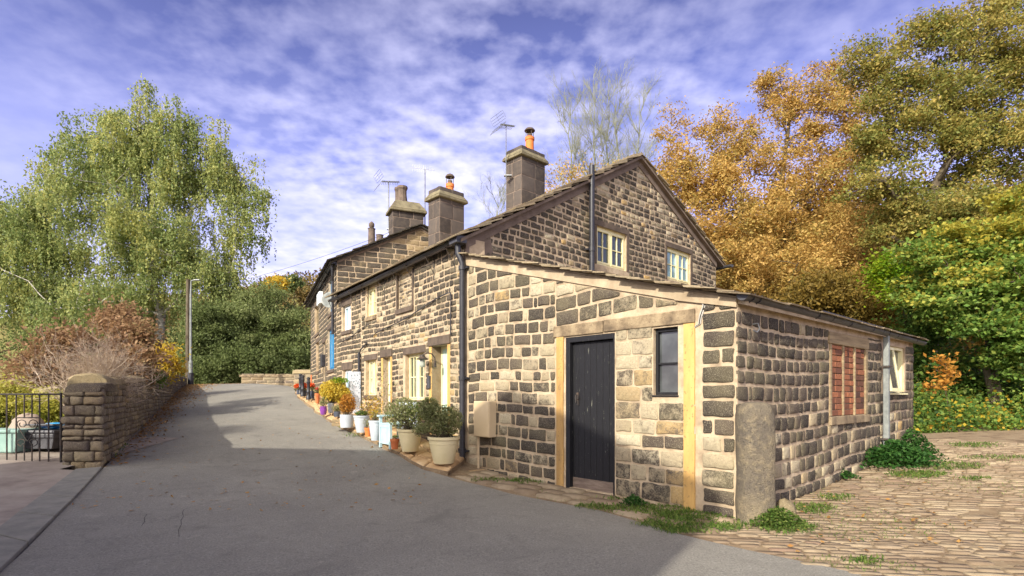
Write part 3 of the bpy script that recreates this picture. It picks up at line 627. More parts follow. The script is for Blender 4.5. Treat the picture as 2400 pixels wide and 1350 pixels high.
ch2 = chimney(cot2, c2[0], c2[1], 4.9, P(1046, 476, Yc2)[2], 0.42, 0.27, GD)
pot(ch2, c2[0]+0.1, c2[1]+0.03, P(1050, 458, Yc2)[2]-0.05, P(1050, 431, Yc2)[2], 0.11, 'orangepot')
# lead and mortar flashing where the chimneys meet the roof
def fl(par, c, hw, hd, s=0.14):
    m = MB(); l = math.hypot(*GD); d = GD; n = (GD[1], -GD[0])
    for sgn in (-1, 1):
        ps = []
        for k in (-1.15, 1.15):
            x, y = c[0]+d[0]*hw*k+n[0]*sgn*(hd+0.03), c[1]+d[1]*hw*k+n[1]*sgn*(hd+0.03)
            # height of the roof there
            dx, dy = x-AX, y-AY; det = DF[0]*GD[1]-DF[1]*GD[0]; q = (DF[0]*dy-DF[1]*dx)/det
            z = (EZ+s1*q if q <= u_ap else z_ap-s2*(q-u_ap))+0.08; ps.append((x, y, z))
        a, b = ps; m.hexa([(a[0]-n[0]*.05, a[1]-n[1]*.05, a[2]-.1), (b[0]-n[0]*.05, b[1]-n[1]*.05, b[2]-.1), (b[0]+n[0]*.05, b[1]+n[1]*.05, b[2]-.1), (a[0]+n[0]*.05, a[1]+n[1]*.05, a[2]-.1),
                 (a[0]-n[0]*.05, a[1]-n[1]*.05, a[2]+s), (b[0]-n[0]*.05, b[1]-n[1]*.05, b[2]+s), (b[0]+n[0]*.05, b[1]+n[1]*.05, b[2]+s), (a[0]+n[0]*.05, a[1]+n[1]*.05, a[2]+s)])
    m.build('flashing', M['render'], par)
fl(ch1, c1, 0.5, 0.32); fl(ch2, c2, 0.44, 0.27)
# ------------------------------------------------------------------ the lean-to
lt = empty('lean_to', (FX, FY, 0), 'low stone lean-to with black plank door on the gable end of the cottage', 'outbuilding')
ZA, ZF = 3.72, 2.36
bay0 = LW.hit(1306, 900)[0]; bay1 = LW.hit(1626, 900)[0]; dz = 0.0
zl0 = LW.hit(1450, 776)[1]                   # underside of the long lintel
dr = LW.rect(1326, 800, 1441, 1150); dr = (dr[0], dr[1], 0.0, zl0-0.015)
wn_ = LW.rect(1531, 778, 1589, 928); wn_ = (wn_[0], wn_[1], LW.hit(1560, 926)[1], zl0-0.015)
mb = MB(); wall_body(mb, LW, [(0, ZA-0.05), (LEN_, ZF-0.05)], -0.3, [dr, wn_], 0.38); mb.build('wall_core', M['mortar'], lt)
sL = (ZA-ZF)/LEN_
def toneL(u, z):
    if u > bay1-0.05: return 0.9 if z > 0.95 else 0.5
    return 0.6
def warpL(u): return 0.03*math.sin(u*2.2)+0.03*(u-2.4)*(1 if u > 0 else 0)*0.6
mb = MB(); cl = [(-sL, -1, ZA-0.175)]
courses(mb, LW, 0.09, bay0-0.03, -0.1, ZA, (0.155,0.205), (0.17,0.40), 0.032, 0.012, [], cl, warpL, tonefn=toneL)
courses(mb, LW, bay0-0.03, bay1+0.02, zl0+0.18, ZA, (0.17,0.22), (0.24,0.52), 0.032, 0.012, [], cl, warpL, tonefn=toneL)
mb.build('front_wall', M['stone'], lt, True); mb = MB(); courses(mb, LW, bay1+0.1, LEN_-0.02, -0.1, ZA, (0.17,0.21), (0.22,0.46), 0.034, 0.014, [], [(-sL, -1, ZA-0.12)], None, tonefn=toneL)
mb.build('corner_masonry', M['stone'], lt, True)
mb = MB(); courses(mb, LW, dr[1]+0.01, bay1-0.12, 0.0, zl0-0.01, (0.17,0.23), (0.24,0.46), 0.022, 0.009, [(wn_[0]-0.0, wn_[1]+0.2, wn_[2]-0.01, 9)], dark=0.08, base=0.0); mb.build('infill_wall', M['stone'], lt, True)
mb = MB(); mb.wbox(LW, bay0-0.06, bay0+0.85, zl0, zl0+0.16, -0.3, 0.025); mb.wbox(LW, bay0+0.86, bay1+0.02, zl0+0.005, zl0+0.165, -0.3, 0.024); bevel(mb.build('lintel', M['ashlar'], lt), 0.012)
for a, b in ((bay0, bay0+0.13), (bay1-0.12, bay1+0.02)):
    mb = MB(); n = 7
    for k in range(n): mb.wquad(LW, [(a, -0.1+(zl0+0.1)*k/n), (b+rnd.uniform(-.006,.006), -0.1+(zl0+0.1)*k/n), (b+rnd.uniform(-.006,.006), -0.1+(zl0+0.1)*(k+1)/n), (a, -0.1+(zl0+0.1)*(k+1)/n)], -0.3, 0.02)
    o = mb.build('door_jamb', M['yellowstone'], lt); o['label'] = 'yellow ochre jamb'
# cement filled crack above the right jamb
mb = MB(); pts = [(1648, 690), (1652, 715), (1643, 742), (1640, 760), (1622, 770), (1618, 800), (1619, 850), (1622, 900), (1626, 960), (1628, 1030)]
for (a, b) in zip(pts, pts[1:]):
    u, z = LW.hit(*a); u2, z2 = LW.hit(*b); w1, w2 = rnd.uniform(.012, .03), rnd.uniform(.012, .03); mb.wquad(LW, [(u2-w2, z2), (u2+w2, z2), (u+w1, z), (u-w1, z)], -0.02, 0.012+rnd.random()*.004)
mb.build('cement_repair', M['cement'], lt)
mb = MB()
for (a, b) in zip(pts[:5], pts[1:5]):
    u, z = LW.hit(*a); u2, z2 = LW.hit(*b); mb.wquad(LW, [(u2-.005, z2), (u2+.006, z2), (u+.006, z), (u-.005, z)], 0.0, 0.0175)
mb.build('crack', M['darkroom'], lt)
# black plank door
mb = MB(); t = 0.075; a, b, c, d = dr
mb.wbox(LW, a, a+t, c-0.02, d, -0.14, -0.0); mb.wbox(LW, b-t*0.4, b, c-0.02, d, -0.14, -0.0); mb.wbox(LW, a+t, b-t*0.4, d-t, d, -0.14, -0.0)
bevel(mb.build('door_frame', M['blackdoor'], lt), 0.006)
mb = MB(); x0, x1 = a+t+0.006, b-t*0.4-0.004; n = 7; wd = (x1-x0)/n
mb.wbox(LW, x0, x1, c+0.14, d-t-0.005, -0.10, -0.078)
for k in range(n): mb.wbox(LW, x0+k*wd+0.0025, x0+(k+1)*wd-0.0025, c+0.135+rnd.uniform(0,.01), d-t-0.008, -0.078, -0.062)
door = bevel(mb.build('door', M['blackdoor'], lt), 0.003, 1)
mb = MB(); mb.wbox(LW, x0, x1, c-0.02, c+0.14, -0.095, -0.058); bevel(mb.build('kickboard', M['doorboard'], door), 0.004)
mb = MB(); hu, hz = LW.hit(1347, 935); mb.wbox(LW, hu-0.02, hu+0.02, hz-0.09, hz+0.09, -0.062, -0.05); mb.tube([LW.pt(hu, hz-0.06, -0.05), LW.pt(hu, hz-0.05, -0.02), LW.pt(hu, hz+0.05, -0.02), LW.pt(hu, hz+0.06, -0.05)], 0.008, 6); mb.wbox(LW, hu-0.03, hu+0.035, hz+0.0, hz+0.03, -0.05, -0.03); mb.build('handle', M['iron'], door)
# small black window
a, b, c, d = wn_; mb = MB(); f = 0.035
mb.wbox(LW, a, a+f, c, d, -0.14, -0.05); mb.wbox(LW, b-f, b, c, d, -0.14, -0.05); mb.wbox(LW, a+f, b-f, c, c+f, -0.14, -0.045); mb.wbox(LW, a+f, b-f, d-f*1.3, d, -0.14, -0.05)
md = c+(d-c)*0.47; mb.wbox(LW, a+f, b-f, md-0.012, md+0.012, -0.12, -0.06); mb.wbox(LW, a-0.01, b+0.01, c-0.02, c-0.001, -0.14, 0.015)
wf = bevel(mb.build('window', M['blackdoor'], lt), 0.004); mb = MB(); mb.wbox(LW, a+f-.004, b-f+.004, c+f-.004, md-0.01, -0.10, -0.092); mb.build('pane', M['dirtyglass'], wf); mb = MB(); mb.wbox(LW, a+f-.004, b-f+.004, md+0.01, d-f*1.3+.004, -0.10, -0.092); mb.build('pane', M['dirtyglass'], wf)
mb = MB(); mb.wbox(LW, a, b, c, d, -0.3, -0.16); mb.build('dark_backing', M['darkroom'], wf)  # black box behind the panes, the lean-to's inner darkness put into its colour
# right-hand wall
rb = RW.rect(1946, 806, 2028, 975); rb = (RW.hit(1947, 890)[0], RW.hit(2028, 890)[0], RW.hit(1985, 974)[1], RW.hit(1985, 812)[1])
ro = (RW.hit(2070, 860)[0], RW.hit(2120, 860)[0], RW.hit(2095, 921)[1], RW.hit(2095, 812)[1])
mb = MB(); wall_body(mb, RW, [(0.02, ZF-0.08), (RL, ZF-0.08)], -0.3, [rb, ro], 0.38); mb.build('side_core', M['mortar'], lt)
def warpR(u): return -0.05*math.sin(min(u, 3.5)/3.5*math.pi)+0.045*u*0.5
def toneR(u, z): return 0.98 if z > 0.95 else (0.75 if z > 0.6 else 0.5)
mb = MB(); courses(mb, RW, -0.02, RL, -0.2, ZF-0.14, (0.155,0.20), (0.16,0.30), 0.034, 0.016, [(rb[0]-0.09, rb[1]+0.1, rb[2]-0.13, 9), (ro[0]-0.14, ro[1]+0.05, ro[2]-0.02, 9)], [(0, -1, ZF-0.16)], warpR, tonefn=toneR); mb.build('side_wall', M['stone'], lt, True)
# bricked-up window with timber mullions
a, b, c, d = rb; mb = MB(); mb.wbox(RW, a, b, c, d, -0.2, -0.035); bw = mb.build('blocked_window', M['mortar'], lt); bw['label'] = 'old window filled with red brick between timber mullions'
mb = MB(); w3 = (b-a)/3
for k in range(3):
    u0, u1 = a+k*w3+0.025, a+(k+1)*w3-0.025; z = c+0.005; rr = 0
    while z < d-0.03:
        h = 0.085; hh = min(z+h, d-0.005); u = u0; half = (rr % 2)*0.5
        if k == 1 and hh > d-0.1:
            nn = 5
            for q in range(nn): mb.tone = (rnd.random(), 0, 0); mb.wbox(RW, u0+(u1-u0)*q/nn+0.004, u0+(u1-u0)*(q+1)/nn-0.004, z+0.004, hh, -0.03, -0.012+rnd.uniform(0,.008))
        else:
            cut = u0+(u1-u0)*(rnd.choice((0.38, 0.62)) if True else 0.5)
            for (p, q) in ((u0, cut), (cut, u1)): mb.tone = (rnd.random(), 0, 0); g_ = 0.006 if k == 1 else 0.0045; mb.wbox(RW, p+g_, q-g_, z+g_, hh-g_, -0.03, -0.010+rnd.uniform(0,.01))
        z += h*1.02; rr += 1
mb.tone = (.5,.5,.5); bevel(mb.build('bricks', M['brick'], bw), 0.004, 1)
mb = MB()
for k in (1, 2): mb.wbox(RW, a+k*w3-0.022, a+k*w3+0.022, c, d, -0.05, 0.012)
mb.wbox(RW, a-0.06, a+0.015, c, d, -0.1, 0.016); mb.wbox(RW, b-0.015, b+0.07, c, d, -0.1, 0.016); bevel(mb.build('mullions', M['wood'], bw), 0.006)
mb = MB(); mb.wbox(RW, a-0.1, b+0.12, d+0.002, min(d+0.17, ZF-0.1), -0.2, 0.022); bevel(mb.build('lintel', M['wood'], bw), 0.01)
mb = MB(); mb.wbox(RW, a-0.08, b+0.1, c-0.12, c-0.002, -0.2, 0.04); bevel(mb.build('sill', M['ashlar'], bw), 0.01)
# open cream window
a, b, c, d = ro; mb = MB(); f = 0.05
mb.wbox(RW, a, a+f, c, d, -0.16, -0.03); mb.wbox(RW, b-f, b, c, d, -0.16, -0.03); mb.wbox(RW, a+f, b-f, c, c+f, -0.16, -0.03); mb.wbox(RW, a+f, b-f, d-f, d, -0.16, -0.03); mb.wbox(RW, a-0.03, b+0.03, c-0.03, c-0.001, -0.16, 0.05)
cw = mb.build('window', M['cream'], lt); cw['label'] = 'cream window with its casement standing open'
mb = MB(); mb.wbox(RW, a+f, b-f, c+f, d-f, -0.1, -0.092); mb.build('pane', M['dirtyglass'], cw)
mm_ = a+0.42*(b-a); mb = MB(); mb.wbox(RW, mm_-0.03, mm_+0.03, c+f, d-f, -0.14, -0.028); mb.build('mullion', M['cream'], cw)
mb = MB(); mb.wbox(RW, mm_+0.06, b-f-0.04, c+f+0.02, c+(d-c)*0.66, -0.090, -0.088); mb.build('net_curtain', M['palefilm'], cw)
mb = MB(); mb.wbox(RW, a, b, c, d, -0.34, -0.18); mb.build('dark_backing', M['darkroom'], cw)  # near-black box in place of the unlit inside behind this window
# the left light is hung from the top and pushed outwards at the bottom
mb = MB(); out_ = 0.11; s = 0.05
def hung(u0, u1, t0, t1, d0, d1):
    q = lambda t: (d-0.03-(d-c-0.06)*t, -0.02+out_*t)
    (za, oa), (zb_, ob) = q(t0), q(t1)
    mb.hexa([RW.pt(u0, zb_, ob+d1), RW.pt(u1, zb_, ob+d1), RW.pt(u1, zb_, ob+d0), RW.pt(u0, zb_, ob+d0), RW.pt(u0, za, oa+d1), RW.pt(u1, za, oa+d1), RW.pt(u1, za, oa+d0), RW.pt(u0, za, oa+d0)])
u0, u1 = a+0.02, mm_+0.01
hung(u0, u0+s, 0, 1, 0, 0.035); hung(u1-s, u1, 0, 1, 0, 0.035); hung(u0+s, u1-s, 0, 0.06, 0, 0.035); hung(u0+s, u1-s, 0.93, 1, 0, 0.035); cs = mb.build('casement', M['cream'], cw)
mb = MB(); hung(u0+s-.004, u1-s+.004, 0.055, 0.935, 0.012, 0.018); mb.build('pane', M['dirtyglass'], cs)
# rear short wall closing the lean-to
GE = Wall(RW.pt(RL, 0)[:2], (-0.6626, 0.749), (0.749, 0.6626)); mb = MB(); wall_body(mb, GE, [(0.0, ZF-0.1), (LEN_-0.2, ZA-0.1)], -0.2, [], 0.3); mb.build('end_wall', M['ashlar'], lt)
# roof: slates laid from the gable down to the right-hand wall
def lp(u, v, z=0): return (AX+LD[0]*u+RW.d[0]*v, AY+LD[1]*u+RW.d[1]*v, ZA-sL*u+z)
p = [lp(-0.02, -0.0), lp(LEN_+0.1, -0.0), lp(LEN_+0.1, RL+0.1), lp(-0.02, RL+0.1)]; mb = MB(); mb.hexa([(x, y, z-0.08) for x, y, z in p]+p); lr = mb.build('roof', M['render'], lt)
mb = MB(); slates(mb, lp(LEN_+0.14, -0.10), lp(LEN_+0.14, RL+0.12), lp(-0.02, RL+0.12), lp(-0.02, -0.10), (0.3,0.55), 0.20, 0.015, lift=0.003); mb.build('stone_slates', M['slate'], lr)
mb = MB(); mb.wquad(LW, [(0.05, ZA-0.17-sL*.05), (LEN_-0.75, ZA-sL*(LEN_-0.75)-0.15), (LEN_-0.75, ZA-sL*(LEN_-0.75)-0.03), (0.05, ZA-0.05)], -0.1, 0.022)
mb.wquad(LW, [(LEN_-0.75, ZA-sL*(LEN_-0.75)-0.16), (LEN_, ZF-0.12), (LEN_, ZF-0.03), (LEN_-0.75, ZA-sL*(LEN_-0.75)-0.03)], -0.1, 0.03); mb.build('verge_mortar', M['render'], lt)
# felt upstand, gutter and square downpipe of the right-hand wall
mb = MB(); mb.wquad(RW, [(2.1, ZF-0.02), (RL-0.1, ZF-0.02), (RL-0.1, ZF+0.05), (2.3, ZF+0.07)], 0.03, 0.06); mb.build('felt_edge', M['blackpaint'], lt)
m = MB(); zg = ZF-0.0
for (a, za), (b, zb) in zip([(-0.08, zg-0.0), (2.4, zg-0.015), (4.6, zg-0.03)], [(2.4, zg-0.015), (4.6, zg-0.03), (RL+0.25, zg-0.05)]): gutter(m, RW.pt(a, za, 0.1), RW.pt(b, zb, 0.1), 0.062)
g = m.build('gutter', M['greygutter'], lt)
for u in (0.06, 0.22, 1.9, 3.1, 4.1, 4.9, 5.4, 6.6):
    m = MB(); z = zg-0.01*u/2; m.tube([RW.pt(u, z+0.012, 0.168), RW.pt(u, z-0.045, 0.152), RW.pt(u, z-0.07, 0.1), RW.pt(u, z-0.045, 0.045), RW.pt(u, z+0.01, 0.03)], 0.009, 5); m.build('gutter_clip', M['blackpaint'], g)
uu = RW.hit(2063, 900)[0]; m = MB(); m.wbox(RW, uu-0.045, uu+0.045, 0.3, zg-0.07, 0.05, 0.13); bevel(m.build('downpipe', M['greypipe'], lt), 0.01)
for z in (1.75, 0.55): m = MB(); m.wbox(RW, uu-0.08, uu+0.08, z, z+0.03, 0.0, 0.145); m.build('pipe_clip', M['iron'], lt)
m = MB(); m.tube([RW.pt(0.3, ZF-0.28, 0.02), RW.pt(0.33, ZF-0.27, 0.07), RW.pt(0.35, ZF-0.33, 0.08), RW.pt(0.31, ZF-0.37, 0.07), RW.pt(0.26, ZF-0.35, 0.05)], 0.008, 6); m.build('hook', M['metal'], lt)
# ------------------------------------------------------------------ the tall far house
far = empty('terraced_house', (CXX, CYY, 0.8), 'tall dark stone house with bright blue windows beyond the low cottages', 'house')
DFF = (-0.419, 0.908); FW = Wall((CXX, CYY), DFF, (-0.908, -0.419)); FL = 8.17; FZ = 5.04
FG = Wall((CXX, CYY), (0.9135, 0.4067), (0.4067, -0.9135)); ga, gza = 2.35, 6.25; gb = 4.9; gzb = FZ+0.02
fo = {}
def fr(x0, y0, x1, y1): return FW.rect(x0, y0, x1, y1)
f1 = fr(771, 655, 783, 690); f2 = fr(738, 703, 747, 755); f3 = fr(769, 778, 783, 865); f4 = fr(741, 815, 747, 878); f5 = fr(758, 806, 763, 905); f6 = fr(752, 672, 758, 694)
def fixr(r, zlo, zhi): return (r[0], r[1], zlo, zhi)
f1 = fixr(f1, 3.75, 4.75); f2 = fixr(f2, 3.55, 4.6); f3 = fixr(f3, 2.05, 3.3); f4 = fixr(f4, 2.15, 3.2); f5 = fixr(f5, 1.5, 3.0); HF = [f1, f2, f3, f4, f5]
mb = MB(); wall_body(mb, FW, [(0.0, FZ), (FL, FZ)], 0.2, HF, 0.4); mb.build('wall_core', M['mortar'], far)
mb = MB(); courses(mb, FW, 0.05, FL, 0.7, FZ-0.02, (0.13,0.16), (0.24,0.42), 0.030, 0.010, [(h[0]-0.05, h[1]+0.05, h[2]-0.12, h[3]+0.17) for h in HF], dark=0.97); mb.build('facade', M['stone_far'], far, True)
for r, mt, gl in ((f1, 'blue', 'skyglass'), (f3, 'blue', 'skyglass')): window(far, FW, r, 2, 1, 1, 0.06, mat=mt, glass=gl, lm='darkashlar', mull=0.1, fw=0.06, lh=0.17)
window(far, FW, f2, 2, 1, 1, 0.08, mat='wood', glass='glass', lm='darkashlar', mull=0.1, lh=0.17); window(far, FW, f4, 2, 1, 1, 0.08, mat='wood', glass='glass', lm='darkashlar', mull=0.1, lh=0.17)
doorway(far, FW, f5, M['blue'], jamb='darkashlar', rec=0.1)
mb = MB(); mb.wbox(FW, f6[0], f6[1], 4.35, 4.75, 0.0, 0.14); bevel(mb.build('alarm_box', M['white'], far), 0.02)
mb = MB(); mb.wbox(FW, FL-0.6, FL-0.15, 1.5, 2.1, -0.05, 0.02); mb.build('door_jamb', M['terracotta'], far)
prof = [(0.0, FZ), (ga, gza), (gb, gzb)]; mb = MB(); wall_body(mb, FG, prof, 0.2, [], 0.35); mb.build('gable_core', M['mortar'], far)
q1, q2 = (gza-FZ)/ga, (gza-gzb)/(gb-ga)
mb = MB(); courses(mb, FG, 0.0, gb, 3.8, gza, (0.15,0.17), (0.3,0.48), 0.02, 0.010, [], [(q1, -1, FZ-0.06), (-q2, -1, gza+q2*ga-0.06)], tonefn=lambda u, z: 0.95 if u < 1.55 else 0.45, ashlar=True); mb.build('gable_wall', M['stone_far'], far, True)
mb = MB(); 
for (a, za, b, zb) in ((0, FZ, ga, gza), (ga, gza, gb, gzb)): mb.wquad(FG, [(a, za-0.09), (b, zb-0.09), (b, zb), (a, za)], -0.1, 0.03)
mb.build('verge_mortar', M['verge'], far)
def fg(u, q, z): return (CXX+DFF[0]*u+0.9135*q, CYY+DFF[1]*u+0.4067*q, z)
mb = MB()
for qa, qb in ((-0.2, ga), (ga, gb+0.2)):
    hz = lambda q: (FZ+q1*q if q <= ga else gza-q2*(q-ga))+0.03
    p = [fg(-0.1, qa, hz(qa)), fg(FL+0.1, qa, hz(qa)), fg(FL+0.1, qb, hz(qb)), fg(-0.1, qb, hz(qb))]; mb.hexa([(x, y, z-0.06) for x, y, z in p]+p)
rf = mb.build('roof', M['slatedark'], far); mb = MB()
slates(mb, fg(-0.14, -0.24, hz(-0.24)), fg(FL+.1, -0.24, hz(-0.24)), fg(FL+.1, ga, hz(ga)), fg(-0.14, ga, hz(ga)), (0.3,0.5), 0.25, 0.02, lift=0.003)
slates(mb, fg(-0.14, gb+.24, hz(gb+.24)), fg(FL+.1, gb+.24, hz(gb+.24)), fg(FL+.1, ga, hz(ga)), fg(-0.14, ga, hz(ga)), (0.3,0.5), 0.25, 0.02, lift=0.003); mb.build('roof_slates', M['slatedark'], rf)
m = MB(); gutter(m, FW.pt(-0.05, FZ-0.05, 0.12), FW.pt(FL+0.1, FZ-0.05, 0.12), 0.075); m.build('gutter', M['blackpaint'], far)
m = MB(); m.wbox(FW, 0, FL+0.05, FZ-0.14, FZ+0.0, 0.0, 0.05); m.build('fascia', M['blackpaint'], far)
m = MB(); m.tube([FW.pt(0.1, FZ-0.1, 0.12), FW.pt(0.2, FZ-0.4, 0.1), FW.pt(0.3, FZ-0.55, 0.08), FW.pt(0.3, 3.0, 0.08)], 0.04, 8); m.build('downpipe', M['blackpaint'], far)
EW = Wall(FW.pt(FL, 0)[:2], (0.9135, 0.4067), (-0.4067, 0.9135)); mb = MB(); wall_body(mb, EW, prof, 0.2, [], 0.01, -0.3); mb.build('end_wall', M['ashlar'], far)
for k, u in enumerate((1.2, 2.6, 4.0, 5.4, 6.8)):
    m = MB(); m.tube([FW.pt(u, FZ-0.12, 0.2), FW.pt(u, FZ-0.12, 0.01), FW.pt(u, FZ-0.35, 0.01)], 0.012, 5); m.tube([FW.pt(u, FZ-0.13, 0.18), FW.pt(u, FZ-0.3, 0.015)], 0.01, 5); m.build('gutter_bracket', M['iron'], far)
Y3 = FG.pt(ga+0.05, 0)[1]+0.25; c3 = P(952, 500, Y3)
ch3 = chimney(far, c3[0], Y3, 5.6, P(950, 500, Y3)[2]-0.05, 0.46, 0.28, (0.9135, 0.4067), rowh=0.3, label='squat sooty chimney with two tall old pots')
for dx, r, py, tp in ((-0.1, 0.13, 484, 440), (-0.26, 0.09, 488, 438)):
    z0, z1 = P(950, py, Y3)[2], P(950, tp, Y3)[2]; m = MB(); cx, cy = c3[0]+dx, Y3+0.08*(1 if r < .1 else -1); m.lathe(cx, cy, [(r*1.6, z0-.1), (r*1.2, z0+0.12), (r, z0+0.3), (r*1.0, z1-0.12), (r*1.25, z1-0.06), (r*1.2, z1)], 10); m.build('chimney_pot', M['oldpot'], ch3)
for px, py, top in ((871, 552, 530), (890, 552, 545)):
    Yq = 19.5; m = MB(); cx, cy, z0 = P(px, 575, Yq); z1 = P(px, top+8, Yq)[2]; m.lathe(cx, cy, [(0.13, z0), (0.12, z1), (0.14, z1+0.03)], 12)
    if px < 880: m.lathe(cx, cy, [(0.04, z1+.02), (0.1, z1+0.12), (0.1, z1+0.2), (0.03, z1+0.28)], 12)
    m.build('chimney_pot', M['oldpot'], far)
# ------------------------------------------------------------------ ground, road, pavement, yard
def mat_asphalt():
    t = NT('worn asphalt'); n = t.noise(0.5, 4, 0.6, 0.5); n2 = t.noise(60, 3, 0.8); n3 = t.noise(7, 5, 0.6)
    c = t.ramp(n, [(0.3, srgb(124,120,112)), (0.55, srgb(138,134,124)), (0.75, srgb(152,147,135))]); c = t.mix(t.rng(n2, 0.52, 0.72, 0, 0.8), c, srgb(172,170,158)); c = t.mix(t.rng(n2, 0.28, 0.46, 0.75, 0.0), c, srgb(70,68,64)); c = t.mix(t.rng(t.noise(1.6, 6, 0.7, 1.5), 0.53, 0.70, 0, 0.6), c, srgb(108,104,97)); c = t.mix(t.rng(t.noise(3.5, 6, 0.75, 0.4), 0.60, 0.66, 0, 0.3), c, srgb(176,170,154))
    c = t.mix(t.rng(n3, 0.45, 0.75, 0, 0.3), c, srgb(122,118,110)); t.bump(n2, 1.0, 0.012); return t.out(c, 0.85, 0, 0.35)
M['asphalt'] = mat_asphalt()
M['ground'] = mat_simple('earth and grass', [srgb(70,62,42), srgb(92,92,52), srgb(112,100,70)], 1.5, 1, 0.6, 0.02)
M['yardsoil'] = mat_simple('yard earth', [srgb(92,74,56), srgb(138,118,92), srgb(150,134,106)], 3, 1, 0.8, 0.015, speck=srgb(180,168,140))
M['concrete'] = mat_simple('stained drive concrete', [srgb(124,112,102), srgb(152,140,128), srgb(164,154,140)], 2.2, 0.95, 0.4, 0.004)
M['kerb'] = mat_simple('grey kerb stone', [srgb(116,114,106), srgb(142,138,128)], 6, 0.95, 0.5, 0.005, speck=srgb(150,148,140))
M['flag'] = mat_simple('buff flagstone', [srgb(150,120,84), srgb(190,158,116), srgb(206,180,140)], 2.5, 0.95, 0.5, 0.006)
def mat_sett():
    t = NT('worn yard setts'); a = t.attr(); n = t.noise(10, 5, 0.65); n2 = t.noise(70, 3, 0.6)
    c = t.ramp(a[0], [(0, srgb(124,106,86)), (0.5, srgb(142,125,102)), (0.85, srgb(158,142,116)), (1, srgb(130,108,90))]); c = t.mix(t.rng(n, 0.4, 0.75, 0, 0.6), c, srgb(112,94,72)); t.bump(t.math('ADD', n, n2), 0.7, 0.008); return t.out(c, 0.9, 0, 0.3)
M['sett'] = mat_sett()
def grid_axis(a, b, fine0, fine1, st):
    xs = list(np.arange(fine0, fine1+1e-6, st)); g = st; x = fine0
    while x > a: g *= 1.5; x -= g; xs.insert(0, x)
    g = st; x = fine1
    while x < b: g *= 1.5; x += g; xs.append(x)
    return xs
def sheet(name, xs, ys, f, mat, kind='structure'):
    v = [(x, y, f(x, y)) for y in ys for x in xs]; nx = len(xs)
    fs = [(j*nx+i, j*nx+i+1, (j+1)*nx+i+1, (j+1)*nx+i) for j in range(len(ys)-1) for i in range(nx-1)]
    m = MB(); m.v = v; m.f = fs; m.c = [(.5,.5,.5)]*len(v); o = m.build(name, mat, None, True); o['kind'] = kind; return o
sheet('ground', grid_axis(-900, 900, -22, 22, 0.5), grid_axis(-200, 1400, -4, 50, 0.5), lambda x, y: gz(x, y)-0.05, M['ground'])
def resample(p, n):
    p = [np.array(q[:2], float) for q in p]; d = [0]
    for a, b in zip(p, p[1:]): d.append(d[-1]+np.linalg.norm(b-a))
    out = []
    for k in range(n+1):
        t = d[-1]*k/n; i = 0
        while i < len(d)-2 and d[i+1] < t: i += 1
        s = (t-d[i])/(d[i+1]-d[i]); out.append(p[i]*(1-s)+p[i+1]*s)
    return out
G = ground_hit
rR = [(9,-6), (6.5,-1), (4.0,2.2)]+[G(*q) for q in ((2045,1352), (1900,1325), (1750,1290), (1600,1258), (1500,1226), (1400,1196), (1300,1178), (1200,1160), (1110,1134), (1060,1122), (1010,1107), (930,1062), (830,1012), (760,976), (700,932), (692,917))]+[(-8.9,22.4), (-11.0,28), (-9,38), (-4,48)]
rL = [(-14,-6), (-9,-1), (-6.5,2.4)]+[G(*q) for q in ((-60,1420), (0,1345), (60,1290), (150,1195), (240,1099))]+[(-5.95,8.15), (-7.9,11.8), (-11.45,18.6), (-15.3,26.2), (-18.5,33), (-24,44), (-26,54)]
NR = 170; A_ = resample(rR, NR); B_ = resample(rL, NR); NC = 22; v = []; f = []
for i in range(NR+1):
    for j in range(NC+1):
        q = A_[i]*(1-j/NC)+B_[i]*(j/NC); v.append((q[0], q[1], gz(q[0], q[1])+0.004))
for i in range(NR):
    for j in range(NC): a = i*(NC+1)+j; f.append((a, a+NC+1, a+NC+2, a+1))
m = MB(); m.v = v; m.f = f; m.c = [(.5,.5,.5)]*len(v); o = m.build('road', M['asphalt'], None, True); o['kind'] = 'structure'
road_poly = [tuple(q) for q in A_]+[tuple(q) for q in B_[::-1]]
def inside(x, y, poly):
    c = False; j = len(poly)-1
    for i in range(len(poly)):
        xi, yi = poly[i]; xj, yj = poly[j]
        if (yi > y) != (yj > y) and x < (xj-xi)*(y-yi)/(yj-yi)+xi: c = not c
        j = i
    return c
# hairline cracks in the asphalt
m = MB()
for pts in ([(432,1195), (427,1203), (430,1212), (424,1222), (425,1232), (418,1245), (420,1258)], [(345,1205), (338,1214), (339,1224), (331,1234)]):
    q = [G(a, b, 0.008) for a, b in pts]
    for a, b in zip(q, q[1:]): m.add([(a[0]-.002, a[1], a[2]), (a[0]+.002, a[1], a[2]), (b[0]+.002, b[1], b[2]), (b[0]-.002, b[1], b[2])], [(0,1,2,3)])
o = m.build('road_crack', M['darkroom'], None); o['kind'] = 'structure'
